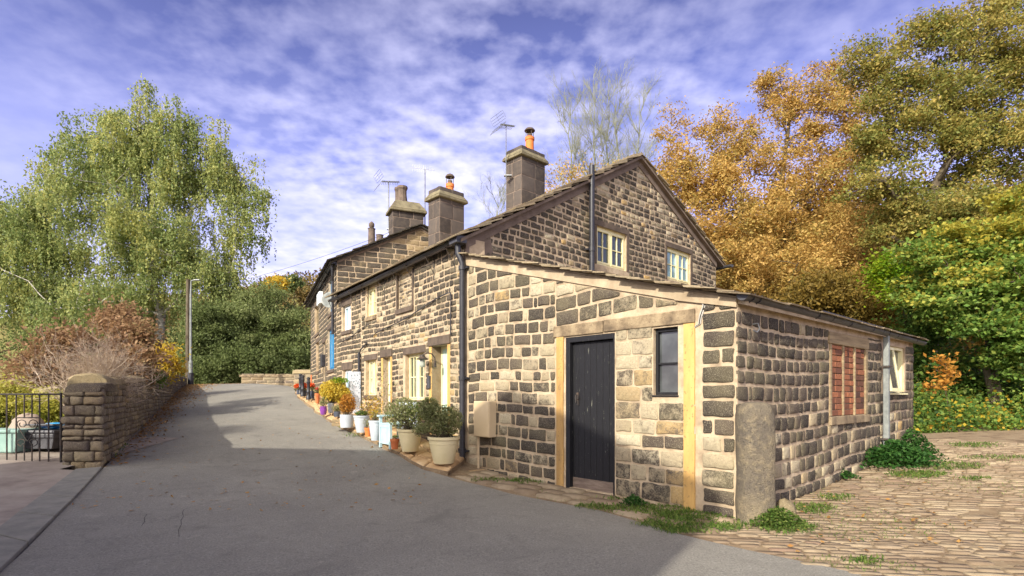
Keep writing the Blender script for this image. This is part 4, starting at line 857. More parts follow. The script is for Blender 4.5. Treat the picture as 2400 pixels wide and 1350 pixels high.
# pavement of flags in front of the cottages
pO = [G(*q, 0.12) for q in ((1050,1098), (1008,1090), (930,1052), (830,1004), (760,969), (700,927), (694,915))]+[(-8.75,22.4)]
pI = [FAC.pt(u, 0, -0.02) for u in (-0.02, 0.6, 1.6, 3.2, 4.8, 7.0)]+[FW.pt(1.0, 0, 0), FW.pt(7.5, 0, 0)]
n = 30; A2 = resample(pO, n); B2 = resample(pI, n); A2 = [a+nrg.normal(size=2)*0.03 for a in A2]; m = MB()
for i in range(n):
    cuts = [0, rnd.uniform(0.16, 0.22), rnd.uniform(0.5, 0.7), 1.0]
    for c0, c1 in zip(cuts, cuts[1:]):
        e = 0.012; t0, t1 = i+0.02, i+0.98; qs = []
        la, lb = A2[i]*0.98+A2[i+1]*0.02, B2[i]*0.98+B2[i+1]*0.02; ha, hb = A2[i]*0.02+A2[i+1]*0.98, B2[i]*0.02+B2[i+1]*0.98; dzj = rnd.uniform(-.008, .008)
        for (o_, i_, c) in ((la, lb, c0+e), (la, lb, c1-e), (ha, hb, c1-e), (ha, hb, c0+e)):
            q = o_*(1-c)+i_*c; qs.append((q[0]+rnd.uniform(-.01,.01), q[1]+rnd.uniform(-.01,.01), gz(q[0], q[1])+0.10+dzj-(0.035 if c < 0.05 else 0)))
        m.hexa([(x, y, z-0.16) for x, y, z in qs]+qs)
o = m.build('pavement', M['flag']); o['kind'] = 'structure'; bevel(o, 0.03, 3)
m = MB()
for i in range(n):
    a, b, c, d = A2[i], B2[i], B2[i+1], A2[i+1]; qs = [(q[0], q[1], gz(q[0], q[1])+0.055) for q in (a, b, c, d)]; m.hexa([(x, y, z-0.2) for x, y, z in qs]+qs)
o = m.build('pavement_bed', M['yardsoil']); o['kind'] = 'structure'
# two worn slabs at the foot of the downpipe
m = MB(); s1_ = G(1085, 1112, 0.0); 
for (u0, u1, d0, d1, h) in ((0.02, 0.62, 0.03, 0.36, 0.07), (-0.75, 0.0, 0.22, 0.62, 0.06), (0.64, 0.95, 0.05, 0.25, 0.05)): m.wbox(LW, u0, u1, -0.1, h, d0, d1)
o = m.build('paving_slab', M['flag']); o['kind'] = 'structure'; bevel(o, 0.015)
# yard setts
def sett(m, cx, cy, ax, l, w, h, z):
    bx = (-ax[1], ax[0]); o1 = []; o2 = []
    for (sx, sy) in ((-1,-.6), (-.8,-1), (.0,-1.03), (.8,-1), (1,-.6), (1,.6), (.8,1), (0,1.03), (-.8,1), (-1,.6)):
        jx, jy = rnd.uniform(.93, 1.05), rnd.uniform(.9, 1.06); px_, py_ = sx*l/2*jx, sy*w/2*jy
        o1.append((cx+ax[0]*px_+bx[0]*py_, cy+ax[1]*px_+bx[1]*py_, z-0.03)); o2.append((cx+(ax[0]*px_+bx[0]*py_)*0.86, cy+(ax[1]*px_+bx[1]*py_)*0.86, z+h*0.7))
    k = len(o1); m.tone = (rnd.random(), rnd.random(), rnd.random())
    m.add(o1+o2+[(cx, cy, z+h)], [(i, (i+1) % k, k+(i+1) % k, k+i) for i in range(k)]+[(k+i, k+(i+1) % k, 2*k) for i in range(k)])
def dl(W, x, y): return (x-W.o[0])*W.n[0]+(y-W.o[1])*W.n[1]
def ul(W, x, y): return (x-W.o[0])*W.d[0]+(y-W.o[1])*W.d[1]
m = MB(); an = R(-7); ax = (math.cos(an), math.sin(an)); bx = (-ax[1], ax[0]); r_ = 0
while r_*0.082 < 16:
    s = -3.0; w = 0.078+0.008*rnd.random(); y0 = -4+r_*0.082; r_ += 1
    while s < 22:
        l = rnd.uniform(0.14, 0.38); wob = 0.05*math.sin(s*1.3+r_*0.35)+0.04*math.sin(s*0.5+2); cx = 1.0+ax[0]*(s+l/2)+bx[0]*(y0+wob); cy = 5.0+ax[1]*(s+l/2)+bx[1]*(y0+wob); s += l
        if cy < 2.6 or cy > 13.5 or abs(cx) > cy*0.98+1.5: continue
        a, b = dl(LW, cx, cy), dl(RW, cx, cy); u = ul(LW, cx, cy); vv = ul(RW, cx, cy)
        if a < 0.06 and b < 0.06: continue
        if b < 0.1 and a > 0 and u < LEN_-0.2: continue
        if vv > 8.3 or inside(cx, cy, road_poly): continue
        if rnd.random() < 0.15: continue
        sett(m, cx, cy, ax, l+0.006, w+0.006, rnd.uniform(0.002, 0.013), gz(cx, cy)+0.0)
o = m.build('cobbled_yard', M['sett'], None, True); o['kind'] = 'structure'
m = MB(); d_ = LW.d
for r2 in range(7):
    s = 0.7
    while s < LEN_+0.5:
        l = rnd.uniform(0.32, 0.62); cx, cy, _ = LW.pt(s+l/2, 0, 0.16+r2*0.26); s += l
        if inside(cx+0.05, cy, road_poly) or inside(cx-0.12, cy-0.12, road_poly) or (dl(RW, cx, cy) > 0.05): continue
        sett(m, cx, cy, d_, l-0.03, 0.24, rnd.uniform(0.012, 0.03), gz(cx, cy)+0.004)
o = m.build('stone_paving', M['sett'], None, True); o['kind'] = 'structure'
# earth bed of the yard
xs = list(np.arange(-2, 20, 0.4)); ys = list(np.arange(1.5, 14, 0.4)); v = {}; fs = []; m = MB()
for i in range(len(xs)-1):
    for j in range(len(ys)-1):
        cx, cy = xs[i]+.2, ys[j]+.2
        if dl(NF and FAC, cx, cy) > 0.5 and dl(LW, cx, cy) > 3: continue
        q = [(xs[i], ys[j]), (xs[i+1], ys[j]), (xs[i+1], ys[j+1]), (xs[i], ys[j+1])]
        m.add([(x, y, gz(x, y)-0.006) for x, y in q], [(0,1,2,3)])
o = m.build('yard_earth', M['yardsoil'], None, True); o['kind'] = 'structure'
# left side: drive, kerb
gY = 8.05
m = MB(); kl = [G(*q) for q in ((178,1104), (120,1150), (60,1195), (0,1243), (-80,1310), (-200,1420))]; kr = [G(*q) for q in ((240,1100), (150,1195), (90,1258), (0,1345), (-60,1405), (-150,1500))]
a_, b_ = resample(kl, 6), resample(kr, 6)
for i in range(6):
    e = 0.015; q = [a_[i]*(1-e)+a_[i+1]*e, b_[i]*(1-e)+b_[i+1]*e, b_[i]*e+b_[i+1]*(1-e), a_[i]*e+a_[i+1]*(1-e)]; qs = [(p[0], p[1], gz(p[0], p[1])+0.035) for p in q]; m.hexa([(x, y, z-0.12) for x, y, z in qs]+qs)
o = m.build('kerb', M['kerb']); o['kind'] = 'structure'; bevel(o, 0.008)
dv = [(-6.2, 8.1), (-16, 9.5)]; n = 14; a_ = resample([p[:2] for p in kl], n); m = MB(); cc = 16
for i in range(n+1):
    for j in range(cc+1): 
        x = a_[i][0]*(1-j/cc)+(-14)*(j/cc); y = a_[i][1]*(1-j/cc)+(a_[i][1]+0.4*(1-i/n))*(j/cc); m.v.append((x, y, gz(x, y)+0.012)); m.c.append((.5,.5,.5))
for i in range(n):
    for j in range(cc): a = i*(cc+1)+j; m.f.append((a, a+1, a+cc+2, a+cc+1))
# drive continues through the gate
b0 = len(m.v)
for i in range(8):
    for j in range(cc+1): x = -6.3-j*0.5; y = a_[0][1]+i*0.4; m.v.append((x, y, gz(x, y)+0.012 if i else gz(x, y)+0.0121)); m.c.append((.5,.5,.5))
for i in range(7):
    for j in range(cc): a = b0+i*(cc+1)+j; m.f.append((a, a+cc+1, a+cc+2, a+1))
o = m.build('driveway', M['concrete'], None, True); o['kind'] = 'structure'
# ------------------------------------------------------------------ garden wall on the left
PX, PY_ = (240-CX)/F*8.0, 8.0
GW = Wall((PX, PY_), (-0.4617, 0.887), (0.887, 0.4617)); GL_ = 20.6; th = 0.58
gw = empty('garden_wall', (PX, PY_, gz(PX, PY_)), 'long dark drystone garden wall with rounded coping and a square end pillar', 'wall')
def wz(u): return pl(u, [(0, 1.42), (4.2, 1.56), (11.8, 1.98), (GL_, 2.02)])   # top of the walling under the coping
m = MB(); n = 12
for k in range(n):
    a, b = max(0.55, GL_*k/n), GL_*(k+1)/n; m.wquad(GW, [(a, 0.0), (b, 0.0), (b, wz(b)), (a, wz(a))], -0.45, 0)
m.build('wall_core', M['darkashlar'], gw)
M['wallstone'] = mat_stone('weathered walling stone', [(0, srgb(98,86,76)), (1, srgb(126,112,98))], [(0, srgb(144,130,106)), (0.5, srgb(158,142,114)), (1, srgb(142,120,88))])
class Slope(Wall): pass
m = MB(); k = 0
for k in range(10):   # short lengths so the courses follow the road uphill
    a, b = GL_*k/10, GL_*(k+1)/10; zb = gz(*GW.pt((a+b)/2, 0)[:2])-0.05
    sl = (wz(b)-wz(a))/(b-a)
    courses(m, GW, a, b, zb, 2.3, (0.07,0.12), (0.14,0.34), 0.012, 0.02, [], [(sl, -1, wz(a)-sl*a)], tonefn=lambda u, z: 0.75)
m.build('road_face', M['wallstone'], gw, True)
# end pillar, facing the camera
p0 = P(147, 1095, 8.0); PW = Wall((p0[0], 8.02), (PX-p0[0], -0.02), (0, -1)); pw = PX-p0[0]; zt = P(200, 918, 8.0)[2]
m = MB(); fq = [(p0[0], 8.03), (PX-0.01, 8.01), GW.pt(0.55, 0, -0.01)[:2], (p0[0], 8.5)]; m.hexa([(a, b, 0.1) for a, b in fq]+[(a, b, zt) for a, b in fq]); m.build('pillar_core', M['darkashlar'], gw)
m = MB(); courses(m, PW, -0.02, pw+0.02, 0.18, zt, (0.06,0.16), (0.12,0.42), 0.016, 0.035, [], [(0, -1, zt)], tonefn=lambda u, z: 0.03)
m.build('end_pillar', M['wallstone'], gw, True)
def coping(m, W, u0, u1, d0, d1, z0, z1, h, n=7):
    for s in range(1):
        pr = [(d0+(d1-d0)*(1-math.cos(math.pi*k/n))/2, math.sin(math.pi*k/n)**0.7*h) for k in range(n+1)]; vs = []
        us = [u0, u0+(u1-u0)*.08, u1-(u1-u0)*.08, u1]; zz_ = [z0, z0+(z1-z0)*.08, z1-(z1-z0)*.08, z1]; sc = [0.9, 1, 1, 0.9]
        for u, z, q in zip(us, zz_, sc):
            for d, hh in pr: vs.append(W.pt(u, z+hh*q+(rnd.uniform(-.01,.012) if 0 < hh else 0), (d-(d0+d1)/2)*(.97 if q < 1 else 1)+(d0+d1)/2))
        b = n+1; fs = [(i*b+k, (i+1)*b+k, (i+1)*b+k+1, i*b+k+1) for i in range(3) for k in range(n)]; fs += [tuple(range(b-1, -1, -1)), tuple(3*b+k for k in range(b))]+[(i*b, i*b+b-1, (i+1)*b+b-1, (i+1)*b) for i in range(3)]
        m.tone = (rnd.random(), rnd.choice((0.35, 0.5, 0.6)), rnd.random()); m.add(vs, fs)
m = MB(); coping(m, PW, 0.03, pw-0.02, -0.36, 0.03, zt, zt, 0.13); u = 0.28
while u < GL_:
    l = rnd.uniform(0.28, 0.5); e = min(GL_+0.1, u+l); coping(m, GW, u, e-0.015, -0.47, 0.03, wz(u), wz(e), 0.13 if u > 0.9 else 0.18); u = e
M['copingstone'] = mat_stone('lichened coping stone', [(0, srgb(84,72,62)), (1, srgb(112,96,82))], [(0, srgb(138,122,94)), (1, srgb(166,148,110))])
o = m.build('coping', M['copingstone'], gw, True); smooth_by_angle(o, 60)
# far boundary wall across the bend
fw0, fw1 = P(566, 902, 31), P(735, 900, 31.6)
BW = Wall(fw0[:2], (fw1[0]-fw0[0], fw1[1]-fw0[1]), (0, -1)); bl = math.hypot(fw1[0]-fw0[0], fw1[1]-fw0[1]); bw = empty('boundary_wall', (fw0[0], fw0[1], 1.9), 'low pale stone wall closing the road at the bend', 'wall')
zt = P(600, 883, 31)[2]; m = MB(); m.wbox(BW, 0, bl, 1.5, zt, -0.5, 0); m.build('wall_core', M['mortar'], bw); m = MB(); courses(m, BW, 0, bl, 1.6, zt, (0.16,0.2), (0.4,0.8), 0.02, 0.02, [], [], dark=0.05); m.build('wall_face', M['wallstone'], bw, True)
m = MB(); m.wbox(BW, -0.1, bl, zt, zt+0.11, -0.55, 0.06); m.build('coping', M['ashlar'], bw)
f0, f1_ = P(690, 900, 28.5), P(733, 900, 28.2); QW = Wall(f0[:2], (f1_[0]-f0[0], f1_[1]-f0[1]), (0, -1)); ql = math.hypot(f1_[0]-f0[0], f1_[1]-f0[1])
b2 = empty('boundary_wall', (f0[0], f0[1], 1.8), 'short taller stone wall stub beside the end of the far house', 'wall'); zt = P(700, 876, 28.5)[2]; m = MB(); m.wbox(QW, 0, ql, 1.5, zt, -0.5, 0); m.build('wall_core', M['mortar'], b2); m = MB(); courses(m, QW, 0, ql, 1.6, zt, (0.2,0.3), (0.4,0.7), 0.02, 0.03, dark=0.1); m.build('wall_face', M['wallstone'], b2, True); m = MB(); coping(m, QW, -0.1, ql, -0.55, 0.08, zt, zt, 0.22); m.build('coping', M['copingstone'], b2)
# ------------------------------------------------------------------ iron gate
gt = empty('iron_gate', (-7.0, 8.15, gz(-7, 8.15)), 'black iron bar gate with scrolled heart between the end pillar and the drive', 'gate')
GY = 8.15; gtop = P(70, 924, GY)[2]; gbot = P(70, 1098, GY)[2]+0.0
m = MB(); x0, x1 = P(-75, 0, GY)[0], P(143, 0, GY)[0]; m.tube([(x0, GY, gtop), (x1, GY, gtop)], 0.013, 6); m.tube([(x0, GY, gbot+0.05), (x1, GY, gbot+0.05)], 0.012, 6); m.tube([(x0, GY, gbot), (x0, GY, gtop+0.02)], 0.016, 6); m.tube([(x1, GY, gbot), (x1, GY, gtop+0.02)], 0.016, 6); m.build('gate_frame', M['iron'], gt)
zh, zl = P(0, 979, GY)[2], P(0, 1042, GY)[2]
for k, px in enumerate((-50, -27, -6, 16, 38, 57, 75, 93, 114)):
    x = P(px, 0, GY)[0]; m = MB()
    if px in (57, 75): m.tube([(x, GY, gtop), (x, GY, zh)], 0.009, 6); m.build('bar', M['iron'], gt); m = MB(); m.tube([(x, GY, zl), (x, GY, gbot)], 0.009, 6)
    else: m.tube([(x, GY, gtop), (x, GY, gbot)], 0.010, 6)
    m.build('bar', M['iron'], gt)
m = MB(); cxh = P(66, 0, GY)[0]; m.tube([(P(38,0,GY)[0], GY, zh), (P(93,0,GY)[0], GY, zh)], 0.009, 6); hw = P(92,0,GY)[0]-cxh; hh = zh-zl
for s in (-1, 1):
    pts = [(cxh, GY-0.012, zl+0.05)]
    for t in np.linspace(0, 1, 26):
        if t < 0.35: q = t/0.35; pts.append((cxh+s*hw*0.95*q**0.9, GY-0.012, zl+0.05+hh*0.62*q))
        else:
            a = (t-0.35)/0.65*2.2*math.pi; r = hw*0.47*(1-0.55*(t-0.35)/0.65); pts.append((cxh+s*(hw*0.48+r*math.cos(a)), GY-0.012, zl+0.05+hh*0.64+r*math.sin(a)*0.9))
    m.tube(pts, 0.007, 5)
    pts = []
    for t in np.linspace(0, 1, 20): a = -math.pi*0.5-t*2.0*math.pi; r = hw*0.45*(1-0.5*t); pts.append((cxh+s*(hw*0.5-r*math.cos(a)*1.0), GY-0.012, zl+0.02+r*math.sin(a)*0.8+hw*.1))
    m.tube(pts, 0.007, 5)
m.build('scroll', M['iron'], gt)
# ------------------------------------------------------------------ foliage tools
def leafmesh(name, C, S, mat, parent=None, tone=None, elong=0.5, hang=0.0, flat=0.0):
    n = len(C); a = nrg.normal(size=(n, 3)); a[:, 2] -= hang*1.6
    if flat: a[:, 2] *= (1-flat)
    a /= np.linalg.norm(a, axis=1)[:, None]; b = nrg.normal(size=(n, 3))
    if flat: b[:, 2] *= (1-flat)
    b = np.cross(a, b) if not flat else b-(b*a).sum(1)[:, None]*a
    b /= np.linalg.norm(b, axis=1)[:, None]; S = np.broadcast_to(np.asarray(S, float), (n,))[:, None]
    nn_ = np.cross(a, b)
    V = np.stack([C-a*S, C+b*S*elong+nn_*S*0.12, C+a*S, C-b*S*elong+nn_*S*0.12], axis=1).reshape(-1, 3).astype(np.float32)
    me = bpy.data.meshes.new(name); me.vertices.add(4*n); me.vertices.foreach_set('co', V.ravel()); me.loops.add(4*n); me.loops.foreach_set('vertex_index', np.arange(4*n, dtype=np.int32))
    me.polygons.add(n); me.polygons.foreach_set('loop_start', np.arange(0, 4*n, 4, dtype=np.int32)); me.polygons.foreach_set('loop_total', np.full(n, 4, dtype=np.int32)); me.update(calc_edges=True)
    if tone is None: tone = nrg.random((n, 2))
    col = np.zeros((n, 4, 4), np.float32); col[:, :, 0] = np.clip(tone[:, 0], 0, 1)[:, None]; col[:, :, 1] = nrg.random(n)[:, None]; col[:, :, 3] = 1
    at = me.color_attributes.new('tone', 'FLOAT_COLOR', 'POINT'); at.data.foreach_set('color', col.ravel()); me.materials.append(mat)
    o = bpy.data.objects.new(name, me); COL.objects.link(o); return adopt(o, parent)
def blob(px, py, Y, rx, rz, dy=None): c = P(px, py, Y); k = Y/F; return (c[0], c[1], c[2], rx*k, dy if dy else rx*k*0.9, rz*k)
def sample_blobs(blobs, n, edge=0.45):
    vol = np.array([b[3]*b[4]*b[5] for b in blobs])**0.72; idx = nrg.choice(len(blobs), n, p=vol/vol.sum()); B = np.array(blobs)[idx]
    d = nrg.normal(size=(n, 3)); d /= np.linalg.norm(d, axis=1)[:, None]; r = nrg.random(n)**edge; return B[:, :3]+d*r[:, None]*B[:, 3:]
def limb(m, a, b, r0, r1, sag=0.0, seg=5, sides=5, wob=0.06):
    a, b = np.array(a, float), np.array(b, float); L_ = np.linalg.norm(b-a); pts = []; mid = np.array([0, 0, sag*L_])
    for k in range(seg+1): t = k/seg; j = nrg.normal(size=3)*wob*L_*math.sin(math.pi*t)*0.6; pts.append(a*(1-t)+b*t+mid*4*t*(1-t)*0.25+j)
    m.tube(pts, [r0*(1-k/seg)+r1*k/seg for k in range(seg+1)], sides, False); return pts
def skeleton(m, base, top, r, C, maxr=0.09, twig=0.010, nmain=9, lean=None):
    base, top = np.array(base, float), np.array(top, float); nodes = []; rad = []
    pts = []
    for k in range(9):
        t = k/8; j = nrg.normal(size=3)*0.012*np.linalg.norm(top-base)*(t > 0); j[2] = 0; p = base*(1-t)+top*t+j
        if lean is not None: p = p+np.array(lean)*math.sin(math.pi*t)
        pts.append(p); nodes.append(p); rad.append(r*(1-0.85*t))
    m.tube(pts, rad[:9], 9, False); nodes = nodes[2:]; rad = rad[2:]
    order = list(nrg.permutation(len(C)))
    for i, ci in enumerate(order):
        c = C[ci]; N = np.array(nodes); d = c-N; dist = np.linalg.norm(d, axis=1); cost = dist+np.maximum(0, N[:, 2]-c[2]+0.15*dist)*2.5
        k = int(np.argmin(cost)); r0 = min(rad[k]*0.75, maxr if i < nmain else maxr*0.4); r1 = max(twig, r0*0.35)
        pp = limb(m, N[k], c, r0, r1, 0.3 if i < nmain else 0.12, 5 if i < nmain else 4, 5 if i < nmain else 4)
        for q in range(1, len(pp)): nodes.append(pp[q]); rad.append(r0+(r1-r0)*q/(len(pp)-1))
def tree(name, label, cat, base, top, blobs, nclump, per, leaf, size, clr=0.6, trunk=0.25, bark='bark', hang=0, strand=0.0, group=None, edge=0.45, maxr=0.09, tonebias=None, flat=0.0, elong=0.5, lean=None, parts=True, zsq=0.7):
    e = empty(name, base, label, cat, group); C = sample_blobs(blobs, nclump, edge)
    m = MB(); skeleton(m, base, top, trunk, C, maxr, lean=lean); m.build('trunk', M[bark], e, True)
    n = nclump*per; ci = np.repeat(np.arange(nclump), per); rr = clr*nrg.uniform(0.6, 1.3, nclump)[ci]; g = nrg.normal(size=(n, 3))*0.55*rr[:, None]; g[:, 2] *= zsq
    X = C[ci]+g
    if strand:
        ns = 14; sid = nrg.integers(0, ns, n); so = nrg.normal(size=(nclump, ns, 2))*0.55*clr; sl = nrg.uniform(0.35, 1.0, (nclump, ns))*strand; t = nrg.random(n)**0.8
        use = nrg.random(n) < 0.75
        XS = C[ci].copy(); XS[:, :2] += so[ci, sid]+nrg.normal(size=(n, 2))*0.045; XS[:, 2] += 0.2-t*sl[ci, sid]; X = np.where(use[:, None], XS, X)
    ct = nrg.random(nclump)[ci]*0.55; tone = np.stack([ct+nrg.random(n)*0.5, nrg.random(n)], 1)
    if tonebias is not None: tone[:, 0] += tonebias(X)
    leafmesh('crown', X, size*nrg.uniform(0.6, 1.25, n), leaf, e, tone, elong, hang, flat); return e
# ------------------------------------------------------------------ trees on the left
b0 = P(385, 905, 38); zb = 1.8
bl = [blob(*a) for a in ((330,245,38,45,60), (335,340,38,125,95), (225,410,38,135,95), (440,400,38,120,95), (310,540,38,230,120), (545,420,38,60,70), (560,540,38,62,100), (120,570,38,130,110), (440,600,38,150,100), (60,670,37,110,100), (250,700,37,180,80), (604,470,38,30,40), (-40,600,37,110,120), (180,320,38,60,45), (440,300,38,60,45), (520,640,37,80,60), (90,470,38,60,50), (150,380,38,50,40), (30,520,37,60,60), (270,280,38,60,55), (400,290,38,65,60), (500,350,38,60,60), (200,350,38,70,60), (330,200,38,25,45))]
tree('birch_tree', 'tall weeping birch with yellowing green leaves behind the garden wall', 'tree', (b0[0]+0.2, 38, zb), P(330, 230, 38), bl, 640, 290, L['birch'], 0.098, 0.62, 0.36, 'birchbark', hang=0.8, strand=2.5, maxr=0.13, edge=0.66)
bl = [blob(*a) for a in ((40,560,50,120,110), (-60,700,50,120,180), (150,760,50,130,120), (330,790,50,140,90))]
tree('background_tree', 'dark green tree filling the gap beneath and left of the weeping birch', 'tree', (P(100, 900, 50)[0], 50, 1.5), P(60, 560, 50), bl, 120, 230, L['dark'], 0.15, 1.7, 0.3, maxr=0.1)
bl = [blob(*a) for a in ((610,750,36,80,90), (665,800,35,65,90), (570,790,35,85,85), (620,850,34,110,55), (705,850,35,45,65))]
tree('evergreen_tree', 'big rounded dark evergreen beyond the bend behind the pale wall', 'tree', (P(610, 900, 36)[0], 36, 1.9), P(620, 720, 36), bl, 300, 260, L['dark'], 0.085, 0.62, 0.3, tonebias=lambda X: (X[:, 2]-4)*0.04, edge=0.4, group=None)
bl = [blob(*a) for a in ((490,800,33,60,85), (520,860,32.5,70,45), (458,850,33,45,50), (478,740,33,40,50))]
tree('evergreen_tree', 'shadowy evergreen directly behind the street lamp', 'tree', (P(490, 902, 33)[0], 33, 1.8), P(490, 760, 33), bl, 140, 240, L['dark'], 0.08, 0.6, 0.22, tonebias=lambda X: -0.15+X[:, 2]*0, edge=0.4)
bl = [blob(*a) for a in ((110,850,12,65,50), (60,885,11.5,60,35), (170,800,12,50,38))]
tree('copper_shrub', 'bronze-leaved shrub at the left, behind the bare twiggy bush', 'shrub', (P(120, 930, 12)[0], 12, 0.4), P(120, 800, 12), bl, 55, 130, L['copper'], 0.05, 0.36, 0.04, maxr=0.02, hang=0.3, flat=0.3)
bl = [blob(*a) for a in ((300,800,13,55,55), (260,745,13.5,40,35), (320,850,12.5,45,40), (290,870,12.5,50,25))]
tree('copper_shrub', 'arching reddish-brown shrub leaning over the coping of the garden wall', 'shrub', (P(300, 930, 13)[0], 13, 0.5), P(290, 800, 13), bl, 70, 150, L['copper'], 0.05, 0.36, 0.04, maxr=0.02, hang=0.3, flat=0.3)
bl = [blob(*a) for a in ((385,845,18,38,35), (365,870,17,25,22))]
tree('yellow_shrub', 'small golden-yellow shrub above the far part of the garden wall', 'shrub', (P(385, 900, 18.3)[0]-0.3, 18, 0.9), P(385, 850, 18), bl, 40, 130, L['yellow'], 0.05, 0.3, 0.03, maxr=0.015)
bl = [blob(*a) for a in ((350,885,13.4,30,16),)]
tree('green_shrub', 'low green plant spilling over the wall coping', 'shrub', (P(345, 900, 13.6)[0], 13.6, 0.6), P(345, 885, 13.5), bl, 18, 110, L['bright'], 0.035, 0.15, 0.02, maxr=0.01)
bl = [blob(*a) for a in ((10,950,10.3,70,55), (80,960,10.3,50,50), (130,985,10.0,30,50), (-70,960,10.3,70,60), (50,1030,10.6,100,50))]
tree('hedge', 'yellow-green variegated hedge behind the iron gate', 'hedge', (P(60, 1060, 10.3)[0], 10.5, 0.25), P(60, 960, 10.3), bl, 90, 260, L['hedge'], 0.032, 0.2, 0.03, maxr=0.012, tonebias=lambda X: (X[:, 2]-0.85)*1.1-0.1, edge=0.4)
# bare twiggy bush
def twigs(m, p, d, L_, r, depth, spread=0.45, up=0.2, kids=3):
    p = np.array(p, float); d = np.array(d, float)/np.linalg.norm(d); pts = [p]; q = p
    for k in range(3): d = d+nrg.normal(size=3)*0.17+np.array([0, 0, up*0.12]); d /= np.linalg.norm(d); q = q+d*L_/3; pts.append(q)
    m.tube(pts, [r, r*0.85, r*0.7, r*0.5], 3 if depth < 2 else 4, False)
    if depth == 0: return
    for k in range(kids):
        t = nrg.integers(1, 4); nd = d+nrg.normal(size=3)*spread+np.array([0, 0, up]); twigs(m, pts[t], nd, L_*nrg.uniform(0.55, 0.8), r*0.6, depth-1, spread, up, kids)
tb = empty('twiggy_bush', (P(215, 920, 9.6)[0], 9.6, 0.3), 'leafless bush of pale grey twigs beside the end pillar', 'shrub'); m = MB()
for k in range(34):
    a = nrg.uniform(-1, 1); twigs(m, (P(205+20*a, 900, 9.6)[0], 9.6+nrg.uniform(-.25, .25), 0.9), (a*0.42+0.12, nrg.uniform(-.3, .3), 1.0), 0.72, 0.009, 3, 0.48, 0.08, 4)
m.build('twigs', M['twig'], tb)
# ------------------------------------------------------------------ trees on the right
def multi_stem(label, px, top_px, spread, Y, stems, name='bare_tree', seed=0):
    e = empty(name, (P(px, 900, Y)[0], Y, 0.5), label, 'tree', None); m = MB()
    for s in range(stems):
        bx_ = P(px, 900, Y)[0]; tx = P(px+(s-(stems-1)/2)*spread, 0, Y)[0]; zt = P(0, top_px+nrg.uniform(0, 40), Y)[2]; p = np.array([bx_, Y, 0.5]); n = 16; pts = [p]
        for k in range(1, n+1): t = k/n; pts.append(np.array([bx_+(tx-bx_)*t**0.8+nrg.normal()*0.08, Y+nrg.normal()*0.1, 0.5+(zt-0.5)*t]))
        m.tube(pts, [0.17*(1-0.93*k/n) for k in range(n+1)], 5, False)
        for k in range(4, n):
            for q in range(3):
                a = nrg.uniform(0, 2*math.pi); d = np.array([math.cos(a)*0.6, math.sin(a)*0.6, 1.0]); twigs(m, pts[k], d, (1.2+2.4*(1-k/n)), 0.034*(1-0.4*k/n), 3, 0.36, 0.32, 4)
    m.build('branches', M['poplar'], e)
    return e
multi_stem('leafless pale poplar rising left of the gable peak', 1365, 190, 65, 38, 2)
multi_stem('leafless poplar directly behind the gable peak', 1425, 165, 25, 40, 1)
multi_stem('leafless poplar just left of the orange tree', 1470, 190, 55, 39, 2)
multi_stem('small bare tree peeping over the roof between the two orange chimney pots', 1165, 440, 20, 40, 1)
bl = [blob(*a) for a in ((1330,420,34,50,50), (1420,420,34,60,35), (1300,460,34,30,40))]
tree('autumn_tree', 'sparse golden tree showing just over the cottage roof', 'tree', (P(1380, 900, 34)[0], 34, 0.5), P(1390, 430, 34), bl, 40, 45, L['orange'], 0.09, 0.9, 0.2, edge=0.6)
bl = [blob(*a) for a in ((1870,250,27,95,95), (1740,330,27,110,95), (1610,420,26,75,95), (1660,560,26,110,110), (1810,500,26,170,150), (1940,420,27,100,170), (1760,640,25,170,70), (1600,290,27,34,60), (1950,610,25,110,90), (1800,190,27,50,40), (1570,330,27,40,40), (2000,330,27,70,120), (2010,520,26,100,120), (1880,660,25,150,70), (1700,440,26,80,80), (2080,620,26,90,80), (1990,220,27,60,70), (1950,190,27,50,50), (1560,420,26,60,90), (1680,430,26,70,60))]
tree('orange_tree', 'large orange-leaved autumn tree rising behind the lean-to and gable', 'tree', (P(1800, 950, 26.5)[0], 26.5, 0.6), P(1850, 230, 27), bl, 700, 200, L['orange'], 0.078, 0.55, 0.34, maxr=0.12, edge=0.62, flat=0.35, elong=0.45, zsq=0.7)
bl = [blob(*a) for a in ((2100,190,21,90,80), (2240,110,21,120,85), (2370,150,21,110,150), (2160,320,21,100,80), (2050,250,21,50,80), (2300,380,21,130,90), (2200,500,20.5,150,80), (2070,450,21,90,100), (2400,520,20,110,130), (2330,30,21,90,40), (2200,230,21,120,70), (2400,330,20,90,80), (2300,540,20,120,70), (2130,560,21,90,50), (2180,60,21,70,40), (2030,160,21.5,55,60), (2040,340,21.5,60,80), (2290,290,21,90,60), (2240,320,20.5,60,50))]
tree('oak_tree', 'tall spreading oak with olive and gold leaves filling the top right corner', 'tree', (P(2170, 1000, 21)[0], 21, 0.8), P(2250, 250, 21), bl, 520, 210, L['oak'], 0.066, 0.5, 0.42, maxr=0.2, edge=0.62, flat=0.3, lean=(-0.6, 0, 0), zsq=0.6)
bl = [blob(*a) for a in ((2330,660,15.5,120,100), (2230,690,15.5,85,70), (2390,800,15,80,110), (2170,600,16,60,45), (2300,560,16,120,60), (2440,620,15,90,160), (2290,760,15.3,90,40), (2150,660,16.5,50,40), (2390,500,16,70,60))]
tree('maple_tree', 'leafy green maple at the right edge with yellowing upper leaves', 'tree', (P(2330, 1030, 15.8)[0], 15.8, 0.7), P(2310, 560, 16), bl, 240, 200, L['maple'], 0.060, 0.42, 0.2, maxr=0.08, edge=0.75, flat=0.45, elong=0.75, zsq=0.4, tonebias=lambda X: 0.12+(X[:, 2]-4.2)*0.12)
